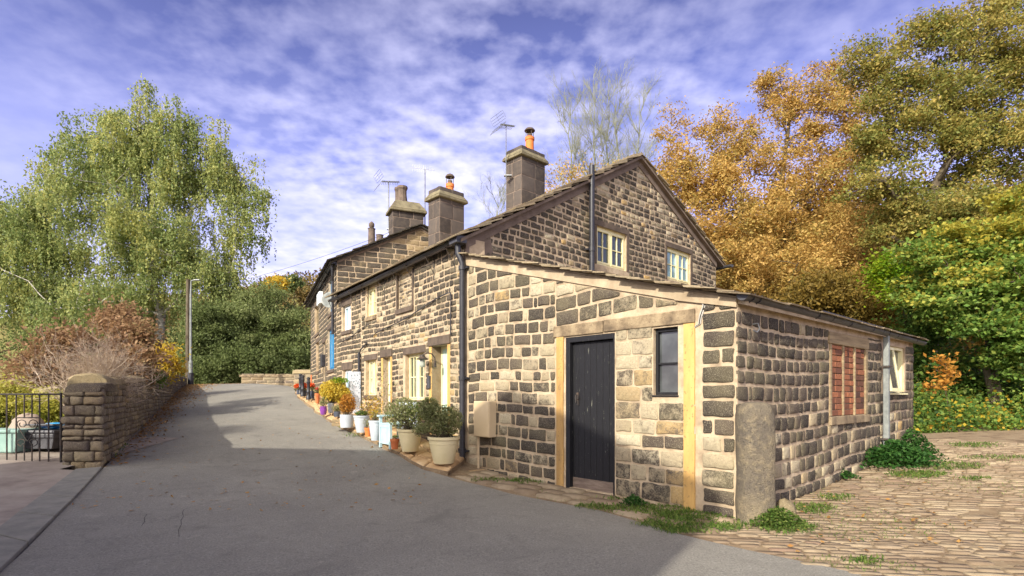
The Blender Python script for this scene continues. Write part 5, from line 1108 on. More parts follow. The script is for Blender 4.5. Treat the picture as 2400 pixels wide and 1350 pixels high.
bl = [blob(*a) for a in ((2110,640,19,60,40), (2140,690,18.5,60,35))]
tree('lime_shrub', 'bright lime-green leafy tree lit up beside the dark hollow', 'tree', (P(2120, 950, 18.8)[0], 18.8, 0.7), P(2120, 660, 18.8), bl, 60, 170, L['lime'], 0.065, 0.5, 0.1, maxr=0.04, flat=0.4)
bl = [blob(*a) for a in ((1950,690,22,90,45), (1870,700,22,60,35), (2010,720,22,70,50), (2050,760,21.5,60,45))]
tree('olive_shrub', 'dense olive-brown shrub just above the lean-to roof', 'shrub', (P(1960, 950, 22)[0], 22, 0.8), P(1950, 720, 22), bl, 90, 230, L['bronze'], 0.075, 0.55, 0.1, maxr=0.05, edge=0.35)
bl = [blob(*a) for a in ((2190,760,18,60,60), (2240,900,17,90,70), (2150,850,18,50,80), (2380,930,16.5,90,50), (2200,680,19,60,40))]
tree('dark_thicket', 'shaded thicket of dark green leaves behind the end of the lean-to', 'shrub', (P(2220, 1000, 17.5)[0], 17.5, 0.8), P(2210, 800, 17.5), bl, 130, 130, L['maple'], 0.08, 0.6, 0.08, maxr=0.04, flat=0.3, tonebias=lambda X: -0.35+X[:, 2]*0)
bl = [blob(*a) for a in ((2210,850,13.9,22,26), (2195,900,13.9,30,14), (2225,880,13.9,22,22))]
tree('yellow_sapling', 'thin sapling with a few orange-yellow leaves in front of the dark thicket', 'sapling', (P(2225, 1030, 14)[0], 14, 0.6), P(2215, 840, 13.9), bl, 22, 16, L['ochreplant'], 0.065, 0.2, 0.018, maxr=0.01, flat=0.5)
# low undergrowth along the yard's far edge (nobody could count it)
n = 16000; X = np.zeros((n, 3)); X[:, 0] = nrg.uniform(9.0, 19, n); X[:, 1] = 12.6+nrg.random(n)**1.3*3.2+0.12*(X[:, 0]-10); h = nrg.random(n)
X[:, 2] = 0.42+h*(0.35+0.28*np.sin(X[:, 0]*1.9)+0.25*(X[:, 1]-12.6)); tone = np.stack([nrg.random(n)*0.75+0.2*(np.sin(X[:, 0]*2.3+X[:, 1])), nrg.random(n)], 1)
o = leafmesh('undergrowth', X, nrg.uniform(0.03, 0.06, n), L['maple'], None, tone, 0.8, 0, 0.4); o['kind'] = 'stuff'
n = 1500; k = nrg.choice(16000, n); Y_ = X[k]+[0, -0.05, 0.04]; o = leafmesh('yellow_leaves', Y_, nrg.uniform(0.03, 0.06, n), L['yellow'], None, None, 0.8, 0, 0.4); o['kind'] = 'stuff'
# wooded slopes
def hillmesh(name, xs, ys, f, mat): return sheet(name, xs, ys, f, mat)
def hr(x, y): # right-hand slope
    t = max(0, (y-24-0.25*max(0, 18-x)))/40; lat = max(0, min(1, (x-4)/18)); return gz(x, min(y, 24))-0.3+min(1.1, t)*21*lat*(0.75+0.006*x)
M['slopeearth'] = mat_simple('leaf strewn slope', [srgb(46,38,24), srgb(76,62,38), srgb(60,60,34)], 0.8, 1, 0.7, 0.05)
hillmesh('hillside', list(np.arange(2, 90, 2.5)), list(np.arange(22, 110, 3)), hr, M['slopeearth'])
n = 52000; X = np.zeros((n, 3)); X[:, 0] = nrg.uniform(10, 62, n); X[:, 1] = nrg.uniform(27, 58, n)
cl_ = np.stack([nrg.uniform(10, 62, 420), nrg.uniform(27, 58, 420)], 1); ci = nrg.integers(0, 420, n); X[:, :2] = cl_[ci]+nrg.normal(size=(n, 2))*1.1; ht = nrg.uniform(2.0, 6.5, 420)[ci]
X[:, 2] = np.array([hr(a, b) for a, b in X[:, :2]])+nrg.random(n)**0.6*ht; tone = np.stack([nrg.random(420)[ci]*0.6+nrg.random(n)*0.4, nrg.random(n)], 1)
o = leafmesh('woodland', X, nrg.uniform(0.14, 0.28, n), L['bronze'], None, tone, 0.6); o['kind'] = 'stuff'
# far hill seen between the birch and the houses
M['field'] = mat_simple('hill pasture', [srgb(96,96,52), srgb(128,124,70), srgb(120,96,62)], 0.06, 1, 0.2, 0.1)
def hl(x, y):
    t = max(0.0, min(1.0, (y-60)/80)); t = t*t*(3-2*t); return 1.0+t*(24+0.10*(x+60)+1.5*math.sin(x*0.11))
hillmesh('far_hill', list(np.arange(-180, 30, 5)), list(np.arange(55, 175, 5)), hl, M['field'])
n = 26000; nc = 330; cx_ = nrg.uniform(-100, -20, nc); cy_ = np.where(nrg.random(nc) < 0.75, nrg.uniform(118, 150, nc), nrg.uniform(95, 118, nc)); ci = nrg.integers(0, nc, n)
X = np.zeros((n, 3)); X[:, 0] = cx_[ci]+nrg.normal(size=n)*1.6; X[:, 1] = cy_[ci]+nrg.normal(size=n)*1.6; X[:, 2] = np.array([hl(a, b) for a, b in X[:, :2]])+nrg.random(n)**0.7*nrg.uniform(1.5, 4.5, nc)[ci]
o = leafmesh('hill_woodland', X, nrg.uniform(0.25, 0.45, n), L['hill'], None, np.stack([nrg.random(nc)[ci]*0.8+nrg.random(n)*0.2, nrg.random(n)], 1), 0.6); o['kind'] = 'stuff'
for (px, py, rp, Y, lf, nm, lb) in ((648, 668, 19, 95, 'yellow', 'golden_tree', 'small round orange tree on the hillside above the evergreens'), (690, 668, 18, 100, 'dark', 'conifer', 'dark conifer on the hillside right of the round orange tree'), (716, 690, 15, 98, 'hill', 'hill_tree', 'tawny bush on the hillside next to the far house eave')):
    c = P(px, py, Y); bl = [blob(px, py, Y, rp, rp*1.05)]; tree(nm, lb, 'tree', (c[0], Y, hl(c[0], Y)-0.3), (c[0], Y, c[2]), bl, 34, 90, L[lf], 0.28, 0.7, 0.2, edge=0.4)
# ------------------------------------------------------------------ street furniture and pots
PZ = 0.12
def on(px, py): x, y, z = G(px, py, PZ); return x, y, z, F/y
def potted(label, px, base, top, wpx, mat, plant=None, cat='plant pot', name='potted_plant', prof='planter', grp='pots along the cottage pavement', pw=None):
    x, y, z, s = on(px, base); R_ = wpx/2/s; H = (base-top)/s*1.04
    e = empty(name, (x, y, z), label, cat, grp); m = MB()
    if prof == 'planter': pr = [(R_*0.62, z), (R_*0.66, z+0.02), (R_*0.88, z+H*0.62), (R_*0.90, z+H*0.72), (R_*0.93, z+H*0.73), (R_*0.95, z+H*0.88), (R_*1.03, z+H*0.9), (R_*1.04, z+H), (R_*0.93, z+H), (R_*0.90, z+H*0.9), (R_*0.3, z+H*0.9)]
    elif prof == 'clay': pr = [(R_*0.70, z), (R_*0.92, z+H*0.75), (R_*1.02, z+H*0.76), (R_*1.04, z+H), (R_*0.92, z+H), (R_*0.88, z+H*0.9), (R_*.2, z+H*0.9)]
    elif prof == 'bulb': pr = [(R_*0.6, z), (R_*0.75, z+H*.1), (R_*0.98, z+H*0.55), (R_*0.85, z+H*0.85), (R_*1.0, z+H), (R_*0.85, z+H), (R_*0.7, z+H*0.9), (R_*.2, z+H*.88)]
    else: pr = [(R_*0.9, z), (R_*0.97, z+H*.5), (R_*1.0, z+H), (R_*0.93, z+H), (R_*0.9, z+H*0.9), (R_*.2, z+H*.88)]
    m.lathe(x, y, pr, 28); smooth_by_angle(m.build('pot', M[mat], e), 35)
    m = MB(); m.lathe(x, y, [(R_*0.86, z+H*0.80), (R_*0.86, z+H*0.91), (R_*0.1, z+H*0.93)], 16); m.build('soil', M['soil'], e)
    for (lf, dx, ty, rw, rh, n, sz, kw) in (plant or []):
        cx, cz = x+dx/s, EYE-(ty-HZ)/s; c = nrg.normal(size=(n, 3)); c /= np.linalg.norm(c, axis=1)[:, None]; c *= (nrg.random(n)**0.45)[:, None]*np.array([rw/s, min(rw/s, 0.5)*0.85, rh/s]); c += [cx, y, cz]
        nb = max(8, n//60); m = MB()
        for k in range(nb): q = c[nrg.integers(0, n)]; limb(m, (x+nrg.normal()*R_*.3, y+nrg.normal()*R_*.3, z+H*0.9), q, 0.006, 0.003, 0.1, 3, 3)
        m.build('stems', M['bark'], e)
        c = c+np.array([0.03*math.sin(i) for i in range(3)]); leafmesh('flowers' if 'flower' in lf and lf != 'goldflower' else 'foliage', c, sz*nrg.uniform(0.7, 1.3, n), L[lf], e, None, **kw)
    return e
potted('largest cream planter with a sprawling olive-green shrub, next to the downpipe', 1040, 1086, 1026, 73, 'creampot', [('pot', 0, 990, 48, 38, 3000, 0.024, dict(elong=0.4)), ('pot', -34, 962, 28, 28, 1300, 0.024, dict(elong=0.45)), ('pot', -55, 1010, 22, 18, 500, 0.022, dict(elong=0.35))])
potted('cream planter with a leafy bush in front of the cream window', 961, 1058, 1008, 58, 'creampot', [('pot', -14, 972, 48, 38, 2300, 0.025, dict(elong=0.4)), ('bright', 10, 968, 30, 26, 400, 0.022, dict(elong=0.4))])
potted('small terracotta pot between the bench and the cream planters', 925, 1053, 1030, 21, 'terracotta', [('bright', 0, 1027, 8, 3, 60, 0.015, {})], prof='clay')
potted('pale grey planter half hidden behind the blue bench', 880, 1033, 988, 31, 'greypot', [('pot', 4, 978, 18, 16, 260, 0.02, dict(elong=0.3)), ('yellow', -4, 972, 14, 14, 90, 0.02, {})])
potted('bright terracotta pot in front of two grey planters', 863, 1023, 1003, 18, 'orangepot', [('pot', -3, 995, 12, 12, 150, 0.016, dict(elong=0.3))], prof='clay')
potted('wide pale grey planter with wispy plants near the striped board', 848, 1014, 976, 38, 'greypot', [('bright', 0, 972, 17, 7, 260, 0.02, {}), ('yellow', 24, 950, 30, 28, 330, 0.022, dict(elong=0.3))])
potted('pale grey bucket pot with a round orange-brown plant', 813, 1002, 973, 32, 'greypot', [('ochreplant', 0, 950, 19, 25, 1500, 0.024, {})], prof='bucket')
potted('low dark trough pot with trailing greenery', 790, 977, 965, 16, 'darkpot', [('pot', 0, 960, 14, 9, 260, 0.02, {})], prof='bucket')
potted('off-white pot under the golden bush', 775, 969, 946, 16, 'greypot', [('goldflower', 6, 918, 34, 26, 3000, 0.030, {}), ('goldflower', 25, 928, 24, 22, 1200, 0.028, {}), ('lime', 20, 895, 22, 9, 350, 0.026, {})])
potted('purple glazed pot with a little grey-green plant', 758, 972, 953, 17, 'purplepot', [('pot', 0, 944, 11, 11, 240, 0.02, {})], prof='bulb')
potted('terracotta pot with red flowers behind the last bollard', 744, 946, 923, 12, 'terracotta', [('pot', 0, 918, 9, 8, 200, 0.022, {}), ('redflower', 0, 914, 8, 4, 90, 0.022, {})], prof='clay')
potted('grey pot of orange flowers right of the nearest bollard', 732, 935, 917, 10, 'darkpot', [('pot', 0, 912, 8, 6, 120, 0.025, {}), ('orangeflower', -2, 906, 8, 6, 170, 0.028, {})], prof='bucket')
potted('pot of orange flowers between the two nearer bollards', 714, 929, 916, 9, 'darkpot', [('orangeflower', 0, 906, 9, 7, 200, 0.03, {}), ('pot', 0, 914, 8, 4, 80, 0.025, {})], prof='bucket')
potted('pot of orange flowers at the far kerb end by the farthest bollard', 699, 925, 914, 8, 'darkpot', [('orangeflower', -3, 907, 8, 6, 170, 0.03, {}), ('pot', 0, 913, 7, 4, 80, 0.025, {})], prof='bucket')
# climbing plants and stalks against the facade
for (lb, px, base, top, w, lf, n) in (('tall thin climber with sparse leaves beside the narrow door', 905, 1000, 860, 9, 'pot', 240), ('dry tangled flower stalks against the wall behind the grey planters', 872, 990, 935, 30, 'ochreplant', 420), ('pale fading plant growing below the cream window', 950, 985, 930, 26, 'yellow', 130)):
    x, y, z, s = on(px, base); e = empty('climbing_plant', (x, y, z), lb, 'plant'); m = MB(); H = (base-top)/s; C = []
    for k in range(14):
        bx_ = x+nrg.normal()*w*0.3/s; pp = limb(m, (bx_, y, z), (x+nrg.normal()*w*0.6/s, y+nrg.normal()*0.08, z+H*nrg.uniform(0.5, 1)), 0.006, 0.003, 0, 5, 3, 0.08); C += pp
    m.build('stems', M['twig'], e); C = np.array(C)[nrg.integers(0, len(C), n)]+nrg.normal(size=(n, 3))*0.06; leafmesh('leaves', C, nrg.uniform(0.015, 0.03, n), L[lf], e)
# pale blue bench, end panel towards the road
bx0, by0, bz0, bs = on(905, 1043); be = empty('garden_bench', (bx0, by0, bz0), 'small pale blue slatted garden bench among the plant pots', 'bench')
q0 = on(888, 1035); BB = Wall((q0[0], q0[1]), (-DF[0], -DF[1]), NF); z0 = bz0-0.02
m = MB(); L0 = 0.46
for u in (0.0, L0): m2 = MB(); m2.wbox(BB, u, u+0.05, z0-0.05, z0+(0.52 if u == 0 else 0.42), -0.05, 0.0); bevel(m2.build('leg', M['paleblue'], be), 0.004)
for u in (0.0, L0): m2 = MB(); m2.wbox(BB, u, u+0.05, z0-0.05, z0+0.42, -0.40, -0.35); bevel(m2.build('leg', M['paleblue'], be), 0.004)
m2 = MB(); n = 7
for k in range(n): w_ = (L0-0.06)/n; m2.wbox(BB, 0.055+k*w_+.003, 0.055+(k+1)*w_-.003, z0+0.06, z0+0.34, -0.03, -0.012)
m2.wbox(BB, 0.05, L0, z0+0.03, z0+0.07, -0.04, -0.005); m2.wbox(BB, 0.05, L0, z0+0.33, z0+0.38, -0.04, -0.005); m2.build('slatted_side', M['paleblue'], be)
m2 = MB(); 
for k in range(5): m2.wbox(BB, -0.0, L0+0.05, z0+0.385, z0+0.405, -0.40+k*0.082, -0.40+k*0.082+0.07)
m2.build('seat', M['paleblue'], be)
m2 = MB(); m2.wbox(BB, -0.03, 0.1, z0+0.52, z0+0.55, -0.45, 0.03); m2.build('armrest', M['paleblue'], be)
# patterned boards
def mat_pattern():
    t = NT('blue and white leaf pattern'); v = t.vor(26); n = t.noise(16, 3, 0.6); c = t.mix(t.rng(t.math('ADD', v.outputs['Distance'], t.math('MULTIPLY', n, 0.5)), 0.50, 0.58), srgb(44,96,120), srgb(214,222,232)); return t.out(c, 0.6, 0, 0.3)
M['pattern'] = mat_pattern(); M['paper'] = M['white']
r = FAC.rect(833, 872, 841, 975, 0.08); m = MB(); m.wbox(FAC, r[0], r[0]+0.13, r[2]-0.05, r[3], 0.03, 0.30); bevel(m.build('patterned_board', M['pattern']), 0.006); tag(bpy.context.scene.objects['patterned_board'], 'tall narrow white board with blue leaf pattern against the house wall', 'board')
r = FAC.rect(938, 942, 978, 1012, 0.35); m = MB(); m.wquad(FAC, [(r[0], r[2]-0.02), (r[1], r[2]-0.02), (r[1]-0.02, r[3]), (r[0]+0.02, r[3])], 0.33, 0.40); o = bevel(m.build('deckchair_cloth', M['pattern']), 0.02); tag(o, 'blue and white floral cloth seat back behind the leafy planter', 'cushion')
# firewood
x, y, z, s = on(786, 1000); m = MB(); lg = empty('log_stack', (x, y, z), 'short stack of split logs beside the grey bucket pot', 'logs')
for k in range(6): a = (k % 3)*0.085-0.08; h = (k//3)*0.13; mm = MB(); mm.tube([(x+a*.6-.03, y+0.1, z+0.04+h*.6), (x+a*.6+.02, y-0.06, z+0.04+h*.6)], 0.035, 7); mm.build('log', M['wood'], lg)
# bollards
bol = None
for k, (px, base, top, lb) in enumerate(((723, 937, 884, 'nearest of three black iron bollards, right of the others'), (709.5, 930, 882, 'middle one of three black iron bollards'), (704.0, 925, 881, 'farthest black iron bollard of the three'))):
    x, y, z, s = on(px, base); H = (base-top)/s
    if bol is None:
        bol = empty('bollard', (x, y, z), lb, 'bollard', 'black bollards at the end of the pavement'); m = MB(); r = 0.045
        prf = [(r*1.45, 0), (r*1.45, H*.12), (r*1.1, H*.16), (r, H*.3), (r*1.25, H*.33), (r*1.25, H*.36), (r, H*.39), (r*.95, H*.72), (r*1.25, H*.75), (r*1.25, H*.78), (r*.85, H*.8), (r*.8, H*.9)]
        m.lathe(0, 0, prf, 14); o = m.build('post', M['blackpaint'], None); o.parent = bol; smooth_by_angle(o, 40); m = MB(); m.lathe(0, 0, [(r*.8, H*.9), (r*1.05, H*.93), (r*1.0, H*.97), (r*.4, H)], 14); o2 = m.build('cap', M['blackpaint'], None); o2.parent = bol; H0 = H
    else:
        c = bol.copy(); COL.objects.link(c); c.location = (x, y, z); c['label'] = lb
        for ch in list(bol.children): d = ch.copy(); COL.objects.link(d); d.parent = c
# meter box on its conduit
mt = empty('meter_box', LW.pt(0.35, 0, 0.1), 'beige meter box on a thin pipe beside the black downpipe', 'meter box'); r = LW.rect(1110, 940, 1146, 1026, 0.16)
m = MB(); m.wbox(LW, r[0], r[1], r[2], r[3], 0.0, 0.16); bevel(m.build('cabinet', M['meter'], mt), 0.012); m = MB(); m.wbox(LW, r[0]+0.02, r[1]-0.012, r[2]+0.012, r[3]-0.012, 0.16, 0.168); bevel(m.build('door', M['meter'], mt), 0.004)
m = MB(); uc = LW.hit(1119, 1060, 0.1)[0]; m.tube([LW.pt(uc, 0.0, 0.08), LW.pt(uc, r[2]+0.01, 0.08)], 0.02, 8); m.build('conduit', M['meter'], mt)
# wall lamp, doorbell box
u, z = FAC.hit(990, 836, 0.2); wlp = empty('wall_lamp', FAC.pt(u-0.12, z, 0.0), 'black swan-neck wall lamp with glass jar between the window and the green door', 'lamp')
m = MB(); u2 = u-0.16; m.tube([FAC.pt(u2, z-0.12, 0.01), FAC.pt(u2, z-0.02, 0.02), FAC.pt(u2+0.01, z+0.05, 0.08), FAC.pt(u2+0.04, z+0.07, 0.15), FAC.pt(u, z+0.03, 0.2)], 0.012, 7); m.wbox(FAC, u2-0.03, u2+0.03, z-0.2, z-0.08, 0.0, 0.03); m.build('arm', M['iron'], wlp)
c = FAC.pt(u, 0, 0.2); m = MB(); m.lathe(c[0], c[1], [(0.115, z-0.055), (0.12, z-0.045), (0.06, z-0.005), (0.045, z+0.03), (0.02, z+0.04)], 20); smooth_by_angle(m.build('shade', M['iron'], wlp), 30)
m = MB(); m.lathe(c[0], c[1], [(0.04, z-0.2), (0.052, z-0.17), (0.052, z-0.055)], 16); m.build('jar', M['palefilm'], wlp)
u, z = FAC.hit(1009, 895); m = MB(); m.wbox(FAC, u-0.04, u+0.05, z-0.13, z+0.12, 0.0, 0.06); tag(bevel(m.build('letter_box', M['greygutter']), 0.01), 'small dark box fixed beside the green door', 'letter box')
u, z = FW.hit(761, 846); m = MB(); m.wbox(FW, u-0.18, u+0.2, z-0.2, z+0.2, 0.0, 0.12); tag(bevel(m.build('letter_box', M['blackpaint']), 0.02), 'black post box on the dark far house below its narrow window', 'letter box')
# satellite dish
dc = P(777, 705, 16.2); sd = empty('satellite_dish', FW.pt(0.5, dc[2], 0.0), 'grey satellite dish under the gutter at the end of the low cottages', 'satellite dish'); m = MB(); nrm = Vector((0.05, -0.93, 0.34)).normalized(); sx_ = nrm.orthogonal().normalized(); sy_ = nrm.cross(sx_); vs = []; fs = []; Rr = 0.27; n = 26; C0 = Vector(dc)
for k in range(6):
    r = Rr*k/5
    for j in range(n): a = 2*math.pi*j/n; vs.append(C0+sx_*math.cos(a)*r+sy_*math.sin(a)*r+nrm*(0.07*(r/Rr)**2))
for k in range(5):
    for j in range(n): fs.append((k*n+j, k*n+(j+1) % n, (k+1)*n+(j+1) % n, (k+1)*n+j))
m.add(vs, fs); o = m.build('dish', M['greypipe'], sd, True); md_ = o.modifiers.new('solid', 'SOLIDIFY'); md_.thickness = 0.008
m = MB(); m.tube([C0-nrm*0.01, C0-nrm*0.1+Vector((0.1, 0.1, -0.05)), Vector(FW.pt(0.5, dc[2]-0.1, 0.0))], 0.02, 6); m.tube([C0-Vector((0, 0, Rr*.95)), C0-Vector((0, 0, Rr*.6))+nrm*0.3], 0.01, 5); m.tube([C0-Vector((0, 0, Rr*.6))+nrm*0.28, C0-Vector((0, 0, Rr*.6))+nrm*0.36], 0.025, 8); m.build('arm', M['iron'], sd)
# aerials
def aerial(label, px, base, top, Y, kind, boom, yaw=0.0, r=0.014):
    b = P(px, base, Y); t = P(px, top, Y); e = empty('tv_aerial', b, label, 'aerial'); m = MB(); m.tube([b, t], r, 7); m.wbox(Wall((b[0]-0.06, b[1]), (1, 0), (0, -1)), 0, 0.22, b[2]+0.1, b[2]+0.13, -0.1, 0.02); m.build('mast', M['metal'], e)
    d = Vector((math.cos(yaw), math.sin(yaw), 0.0)); s = Vector((-math.sin(yaw), math.cos(yaw), 0)); up = Vector((0, 0, 1)); T = Vector(t)-up*0.05; m = MB(); A = T-d*boom*0.4; Bq = T+d*boom*0.6+up*boom*0.16
    m.tube([A, Bq], 0.01, 5); n = 10
    for k in range(n):
        p = A+(Bq-A)*(0.1+0.9*k/n); h = 0.11 if kind == 'yagi_v' else 0.14
        if kind == 'yagi_v': m.tube([p-up*h, p+up*h], 0.005, 4)
        else:
            m.tube([p-s*h-up*0.05, p+up*.03, p+s*h-up*0.05], 0.006, 4); m.tube([p-s*0.05-up*0.04, p+s*0.05+up*0.04], 0.012, 4)
    m.build('boom', M['metal'], e)
    if kind != 'yagi_v':
        m = MB()
        for sg in (-1, 1):
            for k in range(4): zq = sg*(0.05+0.06*k); m.tube([A-s*0.3-d*(0.02+0.04*k)+up*zq, A+s*0.3-d*(0.02+0.04*k)+up*zq], 0.005, 4)
            for q in (-0.33, 0, 0.33): m.tube([A+s*q-d*0.02+up*sg*0.05, A+s*q-d*0.14+up*sg*0.23], 0.005, 4)
        m.build('reflector', M['metal'], e)
    return e
aerial('wide television aerial on the big chimney next to its orange pot', 1186, 420, 292, 15.9, 'grid', 0.5, R(35))
aerial('television aerial with grid reflector left of the sooty double chimney', 911, 545, 425, 17.0, 'grid', 0.6, R(30), 0.02)
aerial('slender vertical-rod aerial on the tallest mast, right of the sooty chimney', 996, 540, 396, 16.9, 'yagi_v', 0.75, R(172), 0.02)
# telephone wire
m = MB(); a, b = Vector(P(925, 540, 17.5)), Vector(P(300, 690, 34)); m.tube([a*(1-t)+b*t-Vector((0, 0, 1.2*4*t*(1-t)))*0.5 for t in np.linspace(0, 1, 24)], 0.006, 4, False); tag(m.build('telephone_wire', M['blackpaint']), 'thin telephone wire crossing the sky from the far house to the trees', 'wire')
m = MB(); a, b = Vector(P(-60, 400, 16)), Vector(P(190, 560, 24)); m.tube([a*(1-t)+b*t for t in np.linspace(0, 1, 8)], 0.006, 4, False); tag(m.build('telephone_wire', M['blackpaint']), 'thin overhead wire slanting into the birch at the left edge', 'wire')
# gatepost and boulder at the corner
y = 5.86; x = 572/F*y; z = gz(x, y); gpz = P(1770, 942, y)[2]; hw = 44/F*y; m = MB(); n = 18; rows = [(0.0, -0.15), (1.02, 0.0), (1.0, 0.2), (0.99, 0.5), (0.97, 0.8), (0.95, gpz-z-0.14), (0.86, gpz-z-0.06), (0.66, gpz-z-0.015), (0.3, gpz-z)]
vs = []; fs = []
for k, (s, h) in enumerate(rows[1:]):
    for j in range(n):
        a = 2*math.pi*j/n+0.2; ca, sa = math.cos(a), math.sin(a); sq = (abs(ca)**3.2+abs(sa)**3.2)**(-1/3.2); vs.append((x+ca*sq*hw*0.93*s+rnd.uniform(-.011,.011)-0.012*h, y+sa*sq*hw*0.8*s+rnd.uniform(-.005,.005), z+h-(0.12 if k == 0 else 0)))
K = len(rows)-1
for k in range(K-1):
    for j in range(n): fs.append((k*n+j, k*n+(j+1) % n, (k+1)*n+(j+1) % n, (k+1)*n+j))
fs.append(tuple((K-1)*n+j for j in range(n))); m.add(vs, fs)
def mat_post():
    t = NT('lichen covered gatepost'); n = t.noise(16, 6, 0.7); n2 = t.noise(70, 3, 0.6); c = t.ramp(t.noise(3, 3, 0.5), [(0.35, srgb(112,104,92)), (0.65, srgb(140,128,106))]); c = t.mix(t.rng(n, 0.48, 0.66, 0, 0.5), c, srgb(176,160,126)); c = t.mix(t.rng(n2, 0.3, 0.45, 0.6, 0), c, srgb(70,62,56)); t.bump(t.math('ADD', n, n2), 1.0, 0.03); return t.out(c, 0.92, 0, 0.2)
M['gatepost'] = mat_post(); o = m.build('stone_gatepost', M['gatepost'], None, True); tag(o, 'round-topped lichened stone gatepost standing at the corner of the lean-to', 'gatepost')
def rock(name, label, cx, cy, cz, rx, ry, rz, mat='gatepost'):
    m = MB(); vs = []; fs = []; n = 12; K = 7
    for k in range(K):
        th_ = math.pi*k/(K-1)
        for j in range(n): a = 2*math.pi*j/n; q = rnd.uniform(0.88, 1.08); vs.append((cx+math.sin(th_)*math.cos(a)*rx*q, cy+math.sin(th_)*math.sin(a)*ry*q, cz+math.cos(th_)*rz*q))
    for k in range(K-1):
        for j in range(n): fs.append((k*n+j, (k+1)*n+j, (k+1)*n+(j+1) % n, k*n+(j+1) % n))
    m.add(vs, fs); o = m.build(name, M[mat], None, True); tag(o, label, 'rock'); return o
x, y, z = G(1840, 1212); rock('boulder', 'pale pointed boulder leaning at the foot of the gatepost', x, y, z+0.05, 0.12, 0.12, 0.15, 'copingstone')
x, y, z = G(1662, 1200); rock('pebble', 'small loose grey stone lying below the corner of the lean-to', x, y, z+0.01, 0.03, 0.02, 0.018)
# weeds and grass
def weeds(label, px, py, wpx, hpx, n, leaf, size, name='weed_clump'):
    x, y, z = G(px, py); s = F/y; e = empty(name, (x, y, z), label, 'weeds'); c = nrg.normal(size=(n, 3))*0.45; c[:, 2] = nrg.random(n)**0.8; r2 = np.hypot(c[:, 0], c[:, 1]); c[:, 2] *= np.clip(1.1-r2*0.75, 0.1, 1); c = c*[wpx/2/s, wpx/2/s*0.6, hpx/s]+[x, y, z+0.02]
    m = MB()
    for k in range(20): q = c[nrg.integers(0, n)]; limb(m, (q[0]*.5+x*.5, q[1]*.5+y*.5, z), q, 0.004, 0.002, 0.05, 3, 3)
    m.build('stems', M['bark'], e); leafmesh('leaves', c, size*nrg.uniform(0.6, 1.3, n), leaf, e, None, 0.6, 0, 0.5); return e
weeds('spreading patch of dark nettles at the foot of the side wall below the downpipe', 2100, 1095, 175, 60, 2600, L['nettle'], 0.032)
weeds('taller bushy green weed under the far cream window', 2140, 1078, 105, 72, 1700, L['nettle'], 0.026)
weeds('small clump of nettles near the middle of the side wall', 1968, 1123, 70, 22, 380, L['nettle'], 0.028)
weeds('fresh green weed growing in front of the boulder', 1825, 1238, 120, 45, 1700, L['bright'], 0.016)
weeds('green weeds in the paving in front of the lintelled bay', 1485, 1190, 60, 26, 700, L['nettle'], 0.015)
def grass(spots, name, lf, size=(0.03, 0.07)):
    V = []
    for (px, py, w, h, n) in spots:
        for k in range(n):
            a = nrg.uniform(0, 2*math.pi); r = math.sqrt(nrg.random()); q = G(px+w/2*r*math.cos(a), py+h/2*r*math.sin(a)) ; V.append(q)
    V = np.array(V); n = len(V); hh = nrg.uniform(*size, n); V[:, 2] += hh*0.5; return V, hh
V, hh = grass([(1440, 1195, 90, 14, 260), (1540, 1200, 160, 22, 900), (1620, 1215, 170, 24, 1100), (1570, 1232, 150, 18, 700), (1600, 1247, 110, 10, 500), (1690, 1240, 90, 18, 420), (1760, 1228, 70, 20, 260), (1900, 1195, 110, 22, 420), (1960, 1170, 80, 14, 200), (1850, 1240, 120, 30, 520), (1150, 1128, 110, 8, 240), (1240, 1130, 90, 12, 260), (1300, 1125, 80, 10, 200), (1380, 1190, 60, 8, 150), (2150, 1115, 130, 16, 800), (2230, 1095, 160, 18, 560), (2280, 1045, 120, 12, 420), (2330, 1075, 160, 10, 260), (2280, 1125, 60, 8, 120), (2030, 1320, 60, 12, 120), (1450, 1172, 60, 6, 60), (835, 1022, 50, 10, 120), (800, 1000, 30, 8, 60), (262, 1060, 26, 30, 200), (280, 1045, 20, 20, 120)], 'grass', None)
W2 = []
for k in range(9500):
    q = G(nrg.uniform(1250, 2420), nrg.uniform(1045, 1345))
    if inside(q[0], q[1], road_poly) or (dl(LW, q[0], q[1]) < 0 and dl(RW, q[0], q[1]) < 0.02): continue
    if math.sin(q[0]*2.3+1.2*math.sin(q[1]*1.7))+math.sin(q[1]*2.9+q[0]) < 0.25: continue
    W2.append((q[0], q[1], q[2]+0.012))
W2 = np.array(W2); V = np.concatenate([V+nrg.normal(size=V.shape)*[0.05, 0.05, 0.0], W2]); hh = np.concatenate([hh*0.85, nrg.uniform(0.015, 0.035, len(W2))])
o = leafmesh('grass', V, hh*0.55, L['bright'], None, None, 0.22, -0.9); o['kind'] = 'stuff'
# fallen leaves along the garden wall and at the bend
Q = []
for k in range(6500):
    u = nrg.random()**0.7*GL_; d = abs(nrg.normal())*0.42*(0.35+u/GL_)+0.03; p = GW.pt(u, 0, d); Q.append((p[0], p[1], gz(p[0], p[1])+0.012))
for k in range(2600): x, y = nrg.uniform(-19, -12.5), nrg.uniform(26, 34); Q.append((x, y, gz(x, y)+0.012))
for k in range(160): q = G(nrg.uniform(1850, 2300), nrg.uniform(1060, 1300)); Q.append((q[0], q[1], q[2]+0.03))
for k in range(330): q = G(nrg.uniform(150, 1000), nrg.uniform(930, 1200)); Q.append((q[0], q[1], q[2]+0.012))
o = leafmesh('fallen_leaves', np.array(Q), nrg.uniform(0.018, 0.035, len(Q)), L['litter'], None, None, 0.6, 0, 0.93); o['kind'] = 'stuff'
